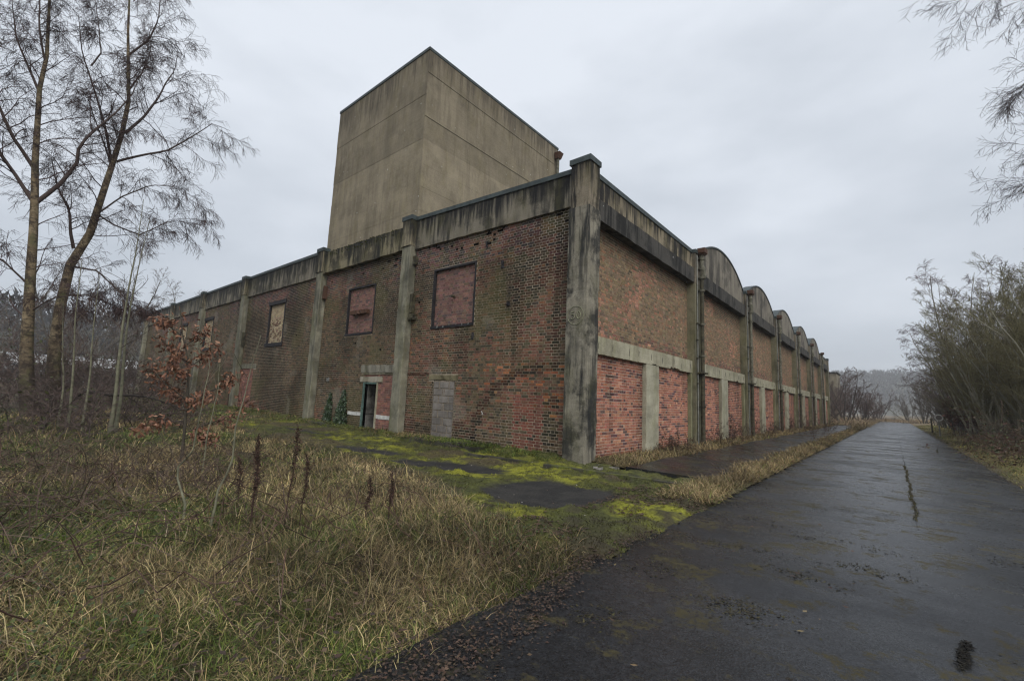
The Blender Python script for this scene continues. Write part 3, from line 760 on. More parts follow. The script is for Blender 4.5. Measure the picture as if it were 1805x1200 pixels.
for (a, c) in (((0, 0, .05), (.7, .04, .6)), ((0, 0, .62), (.7, .04, 1.66))):
    V = [rot(v) for v in [(a[0], a[1], a[2]), (c[0], a[1], a[2]), (c[0], c[1], a[2]), (a[0], c[1], a[2]), (a[0], a[1], c[2]), (c[0], a[1], c[2]), (c[0], c[1], c[2]), (a[0], c[1], c[2])]]
    dl.hexa(V)
dd_ = part('door_leaf', dl, M_DOOR, dw)
part('white_band', slab((-8.50, YB - .004, .50), (-7.39, YB + .03, .63), .004, 6, 0), M_WHITE, dw)
part('white_band', slab((-10.35, YB - .012, .54), (-9.43, YB + .03, .66), .004, 6, 0), M_WHITE, dw)
# blocked doorway of bay one, in grey blocks
bd = thing('blocked_doorway', '', ''); del bd['category']; bd['label'] = 'doorway filled with grey concrete blocks'; bd.parent = depot
part('mortar_bed', MB().box((-5.52, YB + .02, .1), (-4.56, YB + .12, 1.86)), M_BLKMORT, bd)
z = .11
for r_ in range(8):
    h = .205 if r_ < 7 else .205
    cuts = [(-5.50, -5.06), (-5.03, -4.585)] if r_ % 2 == 0 else [(-5.50, -5.27), (-5.24, -4.83), (-4.80, -4.585)]
    if r_ % 2 == 0: cuts = [(-5.50, -5.09), (-5.06, -5.02), (-4.99, -4.585)]
    for a, c in cuts: part('block', slab((a + .008, YB - .002 + rng.normal(0, .003), z), (c - .008, YB + .05, z + h - .018), .003), M_BLOCK, bd, tuple(np.array((1, .97, .97)) * rng.uniform(.8, 1.15)))
    z += .2165
part('lintel', slab((-5.74, YB - .02, 1.862), (-4.44, YB + .1, 2.02), .008, 8, 0), M_PALE, bd, (.5, .46, .38))
part('flaking_ledge', slab((-6.83, YB - .018, 2.03), (-5.76, YB + .05, 2.085), .01, 9, 0), M_RUST, depot)
# brick-filled doorway of bay three and open one of bay four
b3 = thing('blocked_doorway', '', ''); del b3['category']; b3['label'] = 'doorway filled with red brick beside a pilaster'; b3.parent = depot
part('lintel', slab((-21.59, YB - .02, 2.325), (-19.57, YB + .1, 2.56), .008, 8, 0), M_PALE, b3, (.55, .55, .55))
panel(('L', YB + .03), b3, -21.59, -19.86, -.05, 2.32, [], cf_infill, mc_win, 'mixed', 613)
b4 = thing('doorway', '', ''); del b4['category']; b4['label'] = 'dark open doorway beside the fourth pilaster'; b4.parent = depot
part('lintel', slab((-23.1, YB - .02, 2.15), (-22.13, YB + .1, 2.3), .006, 4, 0), M_PALE, b4, (.55, .55, .55))
part('frame', slab((-23.0, YB - .01, -.05), (-22.9, YB + .15, 2.148), .004, 3, 2), M_RUST, b4)
# iron leftovers on the wall
for a, c, m_ in (((-6.84, .10, 4.05), (-6.72, .25, 4.7), M_PIPEDK), ((-6.845, .08, 3.82), (-6.6, .25, 4.02), M_PIPEDK), ((-6.84, .12, 5.72), (-6.74, .25, 6.0), M_PIPEDK),
                 ((-2.92, .21, 5.0), (-2.84, .25, 5.22), M_BLACK), ((-2.66, .215, 3.9), (-2.56, .25, 4.02), M_BLACK), ((-3.95, .215, 3.05), (-3.89, .25, 3.25), M_BLACK), ((-3.55, .215, 5.72), (-3.5, .25, 5.9), M_BLACK),
                 ((-12.92, .1, 5.2), (-12.8, .25, 5.75), M_RUST), ((-21.58, .1, 3.6), (-21.45, .25, 4.3), M_PIPEDK), ((-12.1, .2, 1.75), (-11.95, .25, 1.9), M_METAL)):
    part('iron_bracket', slab(a, c, .012, 3, 2), m_, depot)
# chalked cross on the brick
mb = MB(); mb.tubes([(-3.42, .237, 1.03), (-3.34, .237, .93)], [.008, .006], 4); mb.tubes([(-3.41, .237, .94), (-3.34, .237, 1.0)], [.007, .004], 4)
part('chalk_cross', mb, M_WHITE)

# ---- the tower
tw = thing('tower', '', ''); del tw['category']; tw['label'] = 'tall square windowless concrete tower with board-marked lifts'; tw.parent = depot
TX0, TX1, TY0, TY1 = -13.26, -6.97, 0.27, 8.5
lifts = [6.7, 7.75, 8.60, 9.45, 10.40, 11.25, 12.10, 12.95, 13.82]
tint = [1.08, 1.08, 1.06, 1.08, .86, .90, .89, .86]
for k, (a, c) in enumerate(zip(lifts[:-1], lifts[1:])):
    j = rng.normal(0, .004, 4); mb = MB()
    mb.box((TX0 + j[0], TY0 + j[1], a), (TX1 + j[2], TY1 + j[3], c - .006)); mb.box((TX0 + .006, TY0 + .006, c - .006), (TX1 - .006, TY1 - .006, c))
    part('concrete_lift', mb, M_TOWER, tw, (tint[k], tint[k] * .99, tint[k] * .96))
part('coping', MB().box((TX0 - .02, TY0 - .02, 13.822), (TX1 + .02, TY1 + .02, 13.93)), M_LEAD, tw)
part('hopper', MB().hexa([(TX1 + .06, 8.18, 13.2), (TX1 + .26, 8.18, 13.2), (TX1 + .26, 8.42, 13.2), (TX1 + .06, 8.42, 13.2), (TX1 + .03, 8.12, 13.5), (TX1 + .36, 8.12, 13.5), (TX1 + .36, 8.48, 13.5), (TX1 + .03, 8.48, 13.5)]), M_RUST, tw)
part('downpipe', MB().tubes([(TX1 + .15, 8.3, 6.6), (TX1 + .15, 8.3, 13.25)], [.075, .075], 12), M_PIPE, tw, smooth=True)

# ---- road-side facade
PITCHY = 7.4
PY = [(7.45 + PITCHY * k, 8.05 + PITCHY * k) for k in range(6)] + [(51.3, 51.9)]
XU, XL, XC = -0.28, -0.22, -0.10
def wob_lintel(a, c, holes, seed):
    """pale concrete beam with a broken, spalled underside and shutter cracks"""
    r = np.random.default_rng(seed); ys_ = np.arange(a, c, .06); n = len(ys_) + 1; ys_ = np.append(ys_, c)
    zb = 2.57 + r.normal(0, .004, n)
    for _ in range(4):
        p = r.uniform(a, c); wd = r.uniform(.08, .3); dp = r.uniform(.03, .08)
        zb = np.where(np.abs(ys_ - p) < wd, zb + dp * r.uniform(.5, 1, n), zb)
    ft = 3.0 + r.normal(0, .003, n)
    V = []
    for y_, z0_, z1_ in zip(ys_, zb, ft): V += [(XC, y_, z0_), (XC, y_, z1_), (XC - .25, y_, z1_), (XC - .25, y_, z0_)]
    Q = []
    for i_ in range(n - 1):
        for j in range(4): Q.append((i_ * 4 + j, i_ * 4 + 4 + j, i_ * 4 + 4 + (j + 1) % 4, i_ * 4 + (j + 1) % 4))
    Q += [(0, 1, 2, 3), (n * 4 - 1, n * 4 - 2, n * 4 - 3, n * 4 - 4)]
    return MB().add(V, Q)
for b in range(7):
    y0 = .5 if b == 0 else PY[b - 1][1]; y1 = PY[b][0]; ym = (y0 + y1) / 2 + .02
    bay = thing('facade_bay', '', ''); del bay['category'], bay['label']; bay.parent = depot
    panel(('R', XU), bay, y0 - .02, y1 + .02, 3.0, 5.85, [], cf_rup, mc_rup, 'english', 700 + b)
    pw = .46 if y1 - y0 > 6 else .4
    low = thing('infill_panel', '', ''); del low['category'], low['label']; low.parent = depot
    panel(('R', XL), low, y0 - .02, ym - pw + .02, -.05, 2.57, [], cf_rlow, mc_rlow, 'mixed', 720 + b)
    low2 = thing('infill_panel', '', ''); del low2['category'], low2['label']; low2.parent = depot
    panel(('R', XL), low2, ym + pw - .02, y1 + .02, -.05, 2.57, [], cf_rlow, mc_rlow, 'mixed', 740 + b)
    part('lintel_beam', wob_lintel(y0, y1, None, 760 + b), M_PALE, bay)
    # shutter-board cracks in the lintel
    for q in range(9):
        yc = y0 + .25 + (y1 - y0 - .5) * (q + rng.uniform(-.2, .2)) / 8.0; zz = rng.uniform(2.62, 2.75)
        part('crack', MB().tubes([(XC + .001, yc, zz), (XC + .001, yc + rng.normal(0, .008), zz + .12), (XC + .001, yc + rng.normal(0, .008), zz + rng.uniform(.15, .24))], [.004, .010, .003], 4), M_BLACK, bay)
    part('pier', slab((XC - .25, ym - pw, -.1), (XC - .004, ym + pw, 2.566), .005, 14, 2), M_PALE, bay, (.97, .98, 1.0))
    part('jamb', slab((XC - .15, y1 - .17, -.1), (XC - .01, y1 - .02, 2.562), .005, 10, 2), M_PALE, bay, (.6, .62, .5))
    part('head_beam', slab((XU - .15, y0, 5.85), (-0.015, y1, 6.375), .005, 24, 1), M_BEAM, bay)
    if b in (0, 6):
        part('parapet', slab((-.42, y0, 6.378), (XC, y1, 6.955), .004, 12, 1), M_PARAPET, bay, (1.25, 1.18, 1.02))
        n = 5; e = np.linspace(y0, y1, n + 1); cpn = thing('coping', '', ''); del cpn['label'], cpn['category']; cpn.parent = depot
        for a, c in zip(e[:-1], e[1:]): part('flashing', MB().box((-.45, a + .004, 6.957), (XC + .03, c - .004, 7.085)), M_LEAD, cpn)
    else:
        cyc = (y0 + y1) / 2; hc = (y1 - y0) / 2; rise = 1.0; Rr = (hc ** 2 + rise ** 2) / (2 * rise); zc_ = 7.05 + rise - Rr
        ys_ = np.linspace(y0, y1, 41); zt = zc_ + np.sqrt(np.maximum(Rr ** 2 - (ys_ - cyc) ** 2, 0))
        V = []
        for y_, z_ in zip(ys_, zt): V += [(XC, y_, 6.377), (XC, y_, z_), (XC - .3, y_, z_), (XC - .3, y_, 6.377)]
        Q = []
        for i_ in range(40):
            for j in range(4): Q.append((i_ * 4 + j, i_ * 4 + 4 + j, i_ * 4 + 4 + (j + 1) % 4, i_ * 4 + (j + 1) % 4))
        Q += [(0, 1, 2, 3), (163, 162, 161, 160)]
        part('arched_gable', MB().add(V, Q), M_GABLE, bay)
        V = []
        for y_, z_ in zip(ys_, zt): V += [(XC + .035, y_, z_ + .003), (XC + .035, y_, z_ + .06), (XC - .4, y_, z_ + .06), (XC - .4, y_, z_ + .003)]
        part('arched_coping', MB().add(V, Q), M_LEAD, bay)
        # thin concrete barrel vault of the roof behind
        V = []
        for y_, z_ in zip(ys_, zt): V += [(XC - .31, y_, z_ - .35), (XC - .31, y_, z_ - .2), (-44.5, y_, z_ - .2), (-44.5, y_, z_ - .35)]
        part('roof_vault', MB().add(V, Q), M_ROOF, depot, smooth=False)

for k, (a, c) in enumerate(PY):
    t = thing('pilaster', '', ''); del t['label'], t['category']; t.parent = depot
    part('shaft', slab((XU - .1, a, -.12), (0.0, c, 5.83), .006, 16, 2), M_PILASTER, t, (.8, .78, .64))
    part('head', slab((XU - .12, a - .01, 5.832), (.02, c + .01, 6.96), .004, 5, 2), M_GABLE, t, (.95, .92, .85))
    part('cap', MB().box((XU - .14, a - .03, 6.962), (.05, c + .03, 7.09 if k < 6 else 7.2)), M_LEAD, t)
    if k == 6: continue
    ym = (a + c) / 2 + .08
    dp = thing('downpipe', '', ''); del dp['label'], dp['category']; dp.parent = depot
    x = .13
    part('hopper', MB().hexa([(.04, ym - .11, 6.93), (.22, ym - .11, 6.93), (.22, ym + .11, 6.93), (.04, ym + .11, 6.93), (.03, ym - .17, 7.0), (.29, ym - .17, 7.0), (.29, ym + .17, 7.0), (.03, ym + .17, 7.0)]).box((.03, ym - .172, 7.0), (.292, ym + .172, 7.17)), M_RUST, dp)
    for z0_, z1_, rr, mt, dx in ((6.50, 6.93, .075, M_PIPE, 0), (6.05, 6.42, .095, M_PIPE, .045), (5.2, 6.04, .07, M_PIPEDK if k % 2 == 0 else M_PIPE, 0), (2.62, 5.2, .07, M_PIPEDK if k == 0 else M_PIPE, 0), (-.05, 2.55, .075, M_PIPEDK, 0)):
        part('pipe', MB().tubes([(x + dx, ym, z0_), (x + dx, ym, z1_)], [rr, rr], 12, cap=True), mt, dp, smooth=False)
    part('bend', MB().tubes([(x, ym, 6.52), (x + .045, ym, 6.44), (x + .045, ym, 6.38)], [.078, .08, .09], 12), M_PIPE, dp)
    for z_ in (6.78, 6.40, 6.06, 5.6, 4.35, 3.2, 1.4):
        part('collar', MB().tubes([(x + .01, ym, z_ - .03), (x + .01, ym, z_ + .03)], [.098, .098], 12, cap=True), M_PIPE if z_ > 3 else M_PIPEDK, dp)
        part('bracket', MB().box((0.0, ym - .14, z_ - .015), (.06, ym + .14, z_ + .015)), M_PIPEDK, dp)
    part('shelf', slab((-.02, ym - .26, 2.555), (.26, ym + .2, 2.615), .006), M_PIPEDK, dp)
    part('conduit', MB().tubes([(.035, ym - .22, -.05), (.035, ym - .22, 6.9)], [.022, .022], 8), M_METAL, dp)
    for z_ in (4.35, 3.75, 3.1, 2.2): part('bracket', MB().box((0.0, ym - .30, z_), (.07, ym - .14, z_ + .03)), M_PIPEDK, dp)

# closed shell behind the brick faces: back walls, flat roofs, floor
part('roof', MB().box((-44.6, .5, 6.55), (-.42, 7.5, 6.68)), M_ROOF)
part('roof', MB().box((-44.6, 44.9, 6.55), (-.42, 51.6, 6.68)), M_ROOF)
part('rear_wall', MB().box((-45.0, .52, -.1), (-44.62, 51.9, 7.0)), M_PARAPET)
part('end_wall', MB().box((-44.6, 51.5, -.1), (-.42, 51.88, 7.0)), M_PARAPET)
part('interior_floor', MB().box((-44.6, .36, -.09), (-.45, 51.4, -.03)), M_INSIDE)
part('interior_partition', MB().box((-44.6, 3.0, -.02), (-.6, 3.1, 6.5)), M_INSIDE)

# bricks: the 300 that show largest stand on their own, the rest are joined wall by wall
cand = []
for pi_, rec in enumerate(ALLB):
    kind, plane = rec['face']; B = rec['B']
    if len(B) == 0: continue
    u = (B[:, 0] + B[:, 1]) / 2; z = (B[:, 2] + B[:, 3]) / 2
    P = np.stack([u, np.full_like(u, plane), z], 1) if kind == 'L' else np.stack([np.full_like(u, plane), u, z], 1)
    d = P - CAM; dist = np.linalg.norm(d, axis=1)
    cosv = np.abs(d[:, 1] if kind == 'L' else d[:, 0]) / dist
    area = (B[:, 1] - B[:, 0]) * (B[:, 3] - B[:, 2]) * cosv / dist ** 2
    area = area * (z > .15)
    cand += [(float(area[i_]), pi_, i_) for i_ in range(len(B))]
cand.sort(reverse=True)
single = {}
for _, pi_, i_ in cand[:300]: single.setdefault(pi_, []).append(i_)
shared = {}
def unit_brick(kind, wd, ht, dep):
    key = (kind, round(wd, 2), round(ht, 3))
    if key in shared: return shared[key]
    w2, h2 = key[1] / 2, key[2] / 2; e = .003
    ring = lambda n_, s: [(-w2 + s, n_, -h2 + s), (w2 - s, n_, -h2 + s), (w2 - s, n_, h2 - s), (-w2 + s, n_, h2 - s)]
    V = np.array(ring(dep + .03, 0) + ring(e, 0) + ring(0, e))
    if kind == 'R': V = np.stack([-V[:, 1], V[:, 0], V[:, 2]], 1)
    Q = [(8, 9, 10, 11)] + [(j, (j + 1) % 4, 4 + (j + 1) % 4, 4 + j) for j in range(4)] + [(4 + j, 4 + (j + 1) % 4, 8 + (j + 1) % 4, 8 + j) for j in range(4)]
    me = mesh_np('brick', V, np.array(Q), None, np.ones((12, 3))); me.materials.append(M_BRICK); shared[key] = me
    return me
for pi_, rec in enumerate(ALLB):
    B = rec['B']
    if len(B) == 0: continue
    keep = np.ones(len(B), bool); kind, plane = rec['face']
    for i_ in single.get(pi_, []):
        keep[i_] = False; a, b_, c, d = B[i_]
        o = obj('brick', unit_brick(kind, b_ - a, d - c, rec['dep']), None, rec['parent'])
        uc, zc_ = (a + b_) / 2, (c + d) / 2
        o.location = (uc, plane - rec['pr'][i_], zc_) if kind == 'L' else (plane + rec['pr'][i_], uc, zc_)
        o.color = (*rec['C'][i_], 1)
    if keep.sum() == 0: continue
    V, Q, C = brick_boxes(rec, np.nonzero(keep)[0])
    obj('brickwork', mesh_np('brickwork', V, Q, None, C), M_BRICK, rec['parent'], 'stuff')

# grassed-over loading step against the wall
st = thing('loading_step', 'low grassed-over concrete step along the wall below the bricked-up window', 'step')
mb = slab((-5.85, -0.62, -.1), (-2.7, .24, .17), .02, 14, 0); part('slab', mb, M_KERB, st)
st2 = thing('loading_step', 'small overgrown concrete step below the ivy beside the open doorway', 'step')
part('slab', slab((-12.2, -.45, -.1), (-10.4, .24, .16), .02, 8, 0), M_KERB, st2)

# ------------------------------------------------------------------ grasses and ground cover
def blades(mb, X, Y, Z, Ln, lean, bend, az, wd, C, seg=3, lift=1.0):
    """curved grass blades; all arguments are arrays of the same length"""
    n = len(X); P = np.zeros((n, seg + 1, 3)); P[:, 0] = np.stack([X, Y, Z], 1)
    for k in range(seg):
        th = lean + bend * (k + .5) / seg; st_ = Ln / seg
        P[:, k + 1, 0] = P[:, k, 0] + st_ * np.sin(th) * np.cos(az)
        P[:, k + 1, 1] = P[:, k, 1] + st_ * np.sin(th) * np.sin(az)
        P[:, k + 1, 2] = np.maximum(P[:, k, 2] + st_ * np.cos(th), Z + (.012 + .01 * k) * lift)
    fa = az + np.pi / 2 + rng.normal(0, .7, n)
    side = np.stack([np.cos(fa), np.sin(fa), 0 * fa], 1)
    V = []
    for k in range(seg):
        w_ = (wd * (1 - .28 * k))[:, None] * side * .5
        V += [P[:, k] - w_, P[:, k] + w_]
    V.append(P[:, seg]); V = np.stack(V, 1); m = 2 * seg + 1
    q = [(2 * k, 2 * k + 1, 2 * k + 3, 2 * k + 2) for k in range(seg - 1)]; t = [(2 * seg - 2, 2 * seg - 1, 2 * seg)]
    o = (np.arange(n) * m)[:, None, None]
    mb.add(V.reshape(-1, 3), (np.array(q)[None] + o).reshape(-1, 4), (np.array(t)[None] + o).reshape(-1, 3), np.repeat(C, m, 0))

STRAW = [(.46, .36, .18), (.34, .26, .125), (.20, .148, .075), (.065, .046, .028)]  # wide range: shaded gaps and bright highlights put into the blade colours
GREEN = [(.085, .12, .025), (.14, .175, .038), (.045, .065, .016), (.20, .215, .05)]
def tufts(mb, cx, cy, nb, spread, hmin, hmax, greenf, zf, straight=.5, wmul=1.0, palette=None, near_d=7.0):
    """tufts around centres (cx, cy); greenf gives the share of green blades per tuft"""
    k = len(cx); idx = np.repeat(np.arange(k), nb); n = len(idx)
    a = rng.uniform(0, 2 * np.pi, n); r = spread * np.sqrt(rng.random(n))
    X = cx[idx] + r * np.cos(a); Y = cy[idx] + r * np.sin(a)
    Z = zf(X, Y) - .01
    sc_ = (rng.uniform(.7, 1.25, k))[idx]
    g = rng.random(n) < greenf[idx]
    tone = ((.12 + 1.65 * vn(cx, cy, 1.0, 347, 4)) * rng.uniform(.55, 1.35, k))[idx][:, None]
    C = np.where(g[:, None], pal(rng, n, GREEN, [3, 3, 3, 1]), pal(rng, n, palette or STRAW, [3, 4, 3, 3][:len(palette or STRAW)])) * tone
    Ln = rng.uniform(hmin, hmax, n) * sc_ * np.where(g, .8, 1); Ln = Ln * sst(1.0, 4.5, np.hypot(X - CAM[0], Y - CAM[1])).clip(.6, 1)
    comb = rng.uniform(0, 2 * np.pi, k)[idx]
    az = np.where(rng.random(n) < straight, comb + rng.normal(0, .7, n), a)
    lean = np.abs(rng.normal(.5, .45, n)); bend = rng.uniform(.8, 3.0, n)
    d = np.hypot(X - CAM[0], Y - CAM[1])
    wd = (rng.uniform(.003, .006, n) + .0006 * d) * wmul
    nr = d < near_d
    for kx, sg_ in ((nr, 3), (~nr, 2)):
        if kx.any(): blades(mb, X[kx], Y[kx], Z[kx], Ln[kx], lean[kx], bend[kx], az[kx], wd[kx], C[kx], sg_)

def in_rough(x, y):
    return (y < grass_edge(x) + .25 * (vn(x, y, 1.4, 333) - .5)) & (x < ROAD_L - .05 - .35 * vn(y, x * 0, 1.1, 335) + .33 * sst(-4.8, -6.6, y)) & (y > -9.6)
# sample tuft centres with density falling with distance from the camera
def scatter(n, x0, x1, y0, y1, power, ok):
    X = np.zeros(0); Y = np.zeros(0)
    while len(X) < n:
        x = rng.uniform(x0, x1, n * 4); y = rng.uniform(y0, y1, n * 4)
        d = np.hypot(x - CAM[0], y - CAM[1]); p = np.minimum(1, (3.2 / d) ** power)
        k = (rng.random(len(x)) < p) & ok(x, y); X = np.append(X, x[k]); Y = np.append(Y, y[k])
    return X[:n], Y[:n]
mb = MB()
x, y = scatter(4700, -17, 3.2, -9.6, -2.3, 1.25, in_rough)
gf = sst(.44, .70, vn(x, y, .55, 341, 4) + .16 * sst(-6.3, -8.0, y) + .02) * .8 + .06
tufts(mb, x, y, 23, .12, .07, .30, gf, gheight, .7)
x, y = scatter(650, -17, 3.0, -9.6, -2.5, 1.1, in_rough)             # taller straw
tufts(mb, x, y, 12, .10, .2, .42, np.full(len(x), .05), gheight, .4)
x, y = scatter(2100, -3.5, 3.1, -9.3, -4.4, 2.2, lambda a_, b_: in_rough(a_, b_) & (np.hypot(a_ - CAM[0], b_ - CAM[1]) < 8.5))      # fine matted layer close by
gf = sst(.46, .68, vn(x, y, .8, 343, 4) + .08) * .75 + .06
tufts(mb, x, y, 34, .10, .10, .34, gf, gheight, .8, .62, None, 0.0)
mb.build('rough_grass', M_GRASS, None, kind='stuff')

# matted thatch: long flattened straw lying through the grass
mb = MB(); x, y = scatter(2600, -12, 3.0, -9.6, -3, 1.3, in_rough); n = len(x)
blades(mb, x, y, gheight(x, y) + rng.uniform(.02, .14, n), rng.uniform(.10, .32, n), rng.uniform(.7, 1.5, n), rng.uniform(-1.8, 1.8, n), rng.uniform(0, 6.28, n), rng.uniform(.004, .007, n), pal(rng, n, [(.34, .27, .17), (.2, .15, .095), (.10, .07, .048)], [2, 3, 4]))
mb.build('matted_straw', M_GRASS, None, kind='stuff')

def fz(v): return lambda X, Y: X * 0 + v
def far_tufts(name, n, x0, x1, y0, y1, hmin, hmax, green, zf, nb=14, spread=.13, power=1.0, palette=None, ok=None, wm=1.0):
    mb = MB(); x, y = scatter(n, x0, x1, y0, y1, power, ok or (lambda a, b: a == a))
    tufts(mb, x, y, nb, spread, hmin, hmax, np.full(len(x), green) * (vn(x, y, .8, 351) * 2), zf, .5, wm, palette)
    return mb.build(name, M_GRASS, None, kind='stuff')
VERGE = [(.34, .26, .13), (.27, .20, .10), (.20, .15, .075), (.15, .11, .06)]
far_tufts('verge_grass', 2100, 2.5, 3.12, -1.9, 45, .10, .27, .16, lambda X, Y: .06 + 0 * X, 20, .15, .85, VERGE, lambda a, b: a > 2.55 + .1 * np.sin(b * 1.7) - .25 * (b < .6))
far_tufts('verge_grass', 500, 2.3, 3.1, 40, 100, .2, .5, .05, fz(.03), 12, .3, .4, VERGE)
far_tufts('wall_foot_grass', 1500, -.2, 1.05, .35, 52, .10, .34, .12, lambda X, Y: .07 + 0 * X, 16, .14, .8, VERGE, lambda a, b: a < .95 - .25 * np.sin(b * .9) * np.sin(b * .37))
far_tufts('right_verge_grass', 2100, 7.25, 10.5, -2, 75, .05, .17, .42, gheight, 14, .2, .7, [(.30, .23, .08), (.24, .18, .065), (.2, .135, .06), (.33, .28, .09)], lambda a, b: a > 7.34 + .15 * (vn(b, a * 0, .8, 361) - .4))
far_tufts('far_dead_grass', 1600, -9, 3, 52, 95, .5, 1.2, .03, fz(0), 10, .5, .3, [(.36, .27, .16), (.30, .22, .13), (.25, .17, .1)])
far_tufts('far_dead_grass', 500, 2, 11, 92, 125, .4, 1.1, .03, fz(0), 10, .6, .2, [(.36, .27, .16), (.30, .22, .13), (.25, .17, .1)])
far_tufts('step_grass', 420, -5.9, -2.6, -.62, .2, .06, .2, .85, fz(.17), 16, .1, .3, VERGE)
far_tufts('wall_grass', 900, -22, -.6, -.95, .15, .06, .24, .68, lambda X, Y: yz(X, Y), 14, .12, .7, VERGE, lambda a, b: b > -.35 - .5 * vn(a, a * 0, .9, 371))
far_tufts('far_lawn_grass', 900, -40, -12, -5.5, .0, .06, .22, .75, lambda X, Y: gheight(X, Y) + .1, 14, .25, .5, VERGE, lambda a, b: b > grass_edge(a) - 1.5)

# short moss fronds and dark ground-hugging weeds over the yard
mb = MB(); x, y = scatter(11000, -14, 3.2, -5.0, .1, 1.0, lambda a, b: (b > grass_edge(a) - .3) & (bare(a, b) < .4) & (vn(a, b, 2.2, 381, 3) > .36)); n = len(x)
yc_ = ycol(x, y)
tn = 3; idx = np.repeat(np.arange(n), tn)
X_ = x[idx] + rng.normal(0, .03, n * tn); Y_ = y[idx] + rng.normal(0, .03, n * tn)
blades(mb, X_, Y_, yz(X_, Y_) - .004, rng.uniform(.012, .035, n * tn), np.abs(rng.normal(.4, .4, n * tn)), rng.uniform(0, 1, n * tn), rng.uniform(0, 6.28, n * tn), rng.uniform(.008, .014, n * tn), (yc_[idx] * 1.25 * rng.uniform(.7, 1.35, (n * tn, 1))).clip(0, .4), 2)
mb.build('moss', M_LEAF, None, kind='stuff')

def litter(name, n, xf, cols, size=(.02, .05)):
    mb = MB(); x, y, z = xf(n); s_ = rng.uniform(*size, n); a = rng.uniform(0, 6.28, n)
    ux, uy = np.cos(a) * s_, np.sin(a) * s_; vx, vy = -np.sin(a) * s_ * .55, np.cos(a) * s_ * .55; lift = rng.uniform(.002, .012, (n, 4))
    V = np.stack([np.stack([x - ux, y - uy, z + lift[:, 0]], 1), np.stack([x + vx, y + vy, z + lift[:, 1]], 1), np.stack([x + ux, y + uy, z + lift[:, 2]], 1), np.stack([x - vx, y - vy, z + lift[:, 3]], 1)], 1)
    mb.add(V.reshape(-1, 3), np.arange(n * 4).reshape(-1, 4), None, np.repeat(pal(rng, n, cols, [1] * len(cols)), 4, 0))
    return mb.build(name, M_LEAF, None, kind='stuff')
BROWN = [(.085, .055, .035), (.075, .045, .03), (.055, .035, .026), (.10, .06, .04), (.04, .028, .022)]
def lit_left(n):
    y = rng.uniform(-9.5, -3.6, n); x = ROAD_L + .05 + .34 * sst(-4.8, -6.6, y) - np.abs(rng.normal(0, .3, n)) + .14 * (rng.random(n) < .15); return x, y, np.where(x > ROAD_L - .1, .020, gheight(x, y) + .035)
litter('leaf_litter', 7000, lit_left, BROWN + [(.03, .022, .016), (.024, .018, .014)], (.005, .017))
def lit_grass(n):
    x, y = scatter(n, -9, 3.0, -9.2, -3.5, 1.1, in_rough); return x, y, gheight(x, y) + rng.uniform(.02, .16, n)
litter('leaf_litter', 2400, lit_grass, BROWN + [(.16, .10, .06)], (.01, .03))
def lit_moss(n):
    x = rng.uniform(1.9, 3.2, n); y = rng.uniform(-4.9, -1.2, n); k = vn(x, y, 1.3, 391) > .45; x, y = x[k], y[k]; return x, y, yz(x, y) + .01
x_, y_, z_ = lit_moss(2600); litter('leaf_litter', len(x_), lambda n: (x_, y_, z_), BROWN, (.012, .03))
def lit_right(n):
    y = rng.uniform(-3, 45, n); x = ROAD_R + rng.normal(0, .11, n); return x, y, np.full(n, .03)
litter('leaf_litter', 2600, lit_right, BROWN, (.012, .035))
def lit_vl(n):
    y = rng.uniform(-1.5, 45, n); x = ROAD_L + rng.normal(.02, .06, n); return x, y, np.full(n, .025)
litter('leaf_litter', 1500, lit_vl, BROWN, (.012, .03))
def lit_road(n):
    x = rng.uniform(3.3, 7.1, n); y = -9 + rng.random(n) ** 1.5 * 22; return x, y, np.full(n, .045)
litter('road_litter', 260, lit_road, BROWN + [(.2, .15, .08)], (.01, .028))

litter('yard_debris', 420, lambda n: (lambda a_, b_: (a_, b_, yz(a_, b_) + .004))(rng.uniform(-8, 3, n), rng.uniform(-4.2, -.2, n)), [(.25, .22, .18), (.12, .08, .055), (.06, .045, .035), (.4, .38, .34)], (.006, .02))
# mossy seam and broken hole in the road
mb = MB(); n = 1300
y = rng.uniform(-.5, 8.0, n); dens = (vn(y, y * 0, 1.5, 401) > .34) | (y > -.2)
y = y[dens]; n = len(y); x = 5.44 + .012 * np.sin(y * 2.3) + .01 * np.sin(y * 7) + rng.normal(0, .014, n)
tuft_c = pal(rng, n, [(.06, .052, .018), (.10, .088, .026), (.045, .034, .02)], [1, 1, 1])
blades(mb, x, y, np.full(n, .034), rng.uniform(.01, .03, n), np.abs(rng.normal(.5, .5, n)), rng.uniform(0, 1, n), rng.uniform(0, 6.28, n), rng.uniform(.008, .014, n), tuft_c, 2)
mb.build('seam_moss', M_LEAF, None, kind='stuff')
mb = MB(); ys_ = np.arange(-1.1, 30, .12); xs_ = 5.44 + .012 * np.sin(ys_ * 2.3) + rng.normal(0, .0012, len(ys_)); hw = .0015 + .006 * sst(.35, .7, vn(ys_, ys_ * 0, .7, 405)) * (.35 + .65 * (ys_ > -1))
zr = .0455 + .018 * (vn(xs_, ys_, 0.6, 41) - 0.5) - .001
mb.add(np.stack([np.stack([xs_ - hw, ys_, zr], 1), np.stack([xs_ + hw, ys_, zr], 1)], 1).reshape(-1, 3), [(2 * k, 2 * k + 1, 2 * k + 3, 2 * k + 2) for k in range(len(ys_) - 1)])
obj_ = mb.build('road_seam', simple('road_seam_dark', (.014, .012, .010), .9, 0, .5, 30), None, kind='structure')
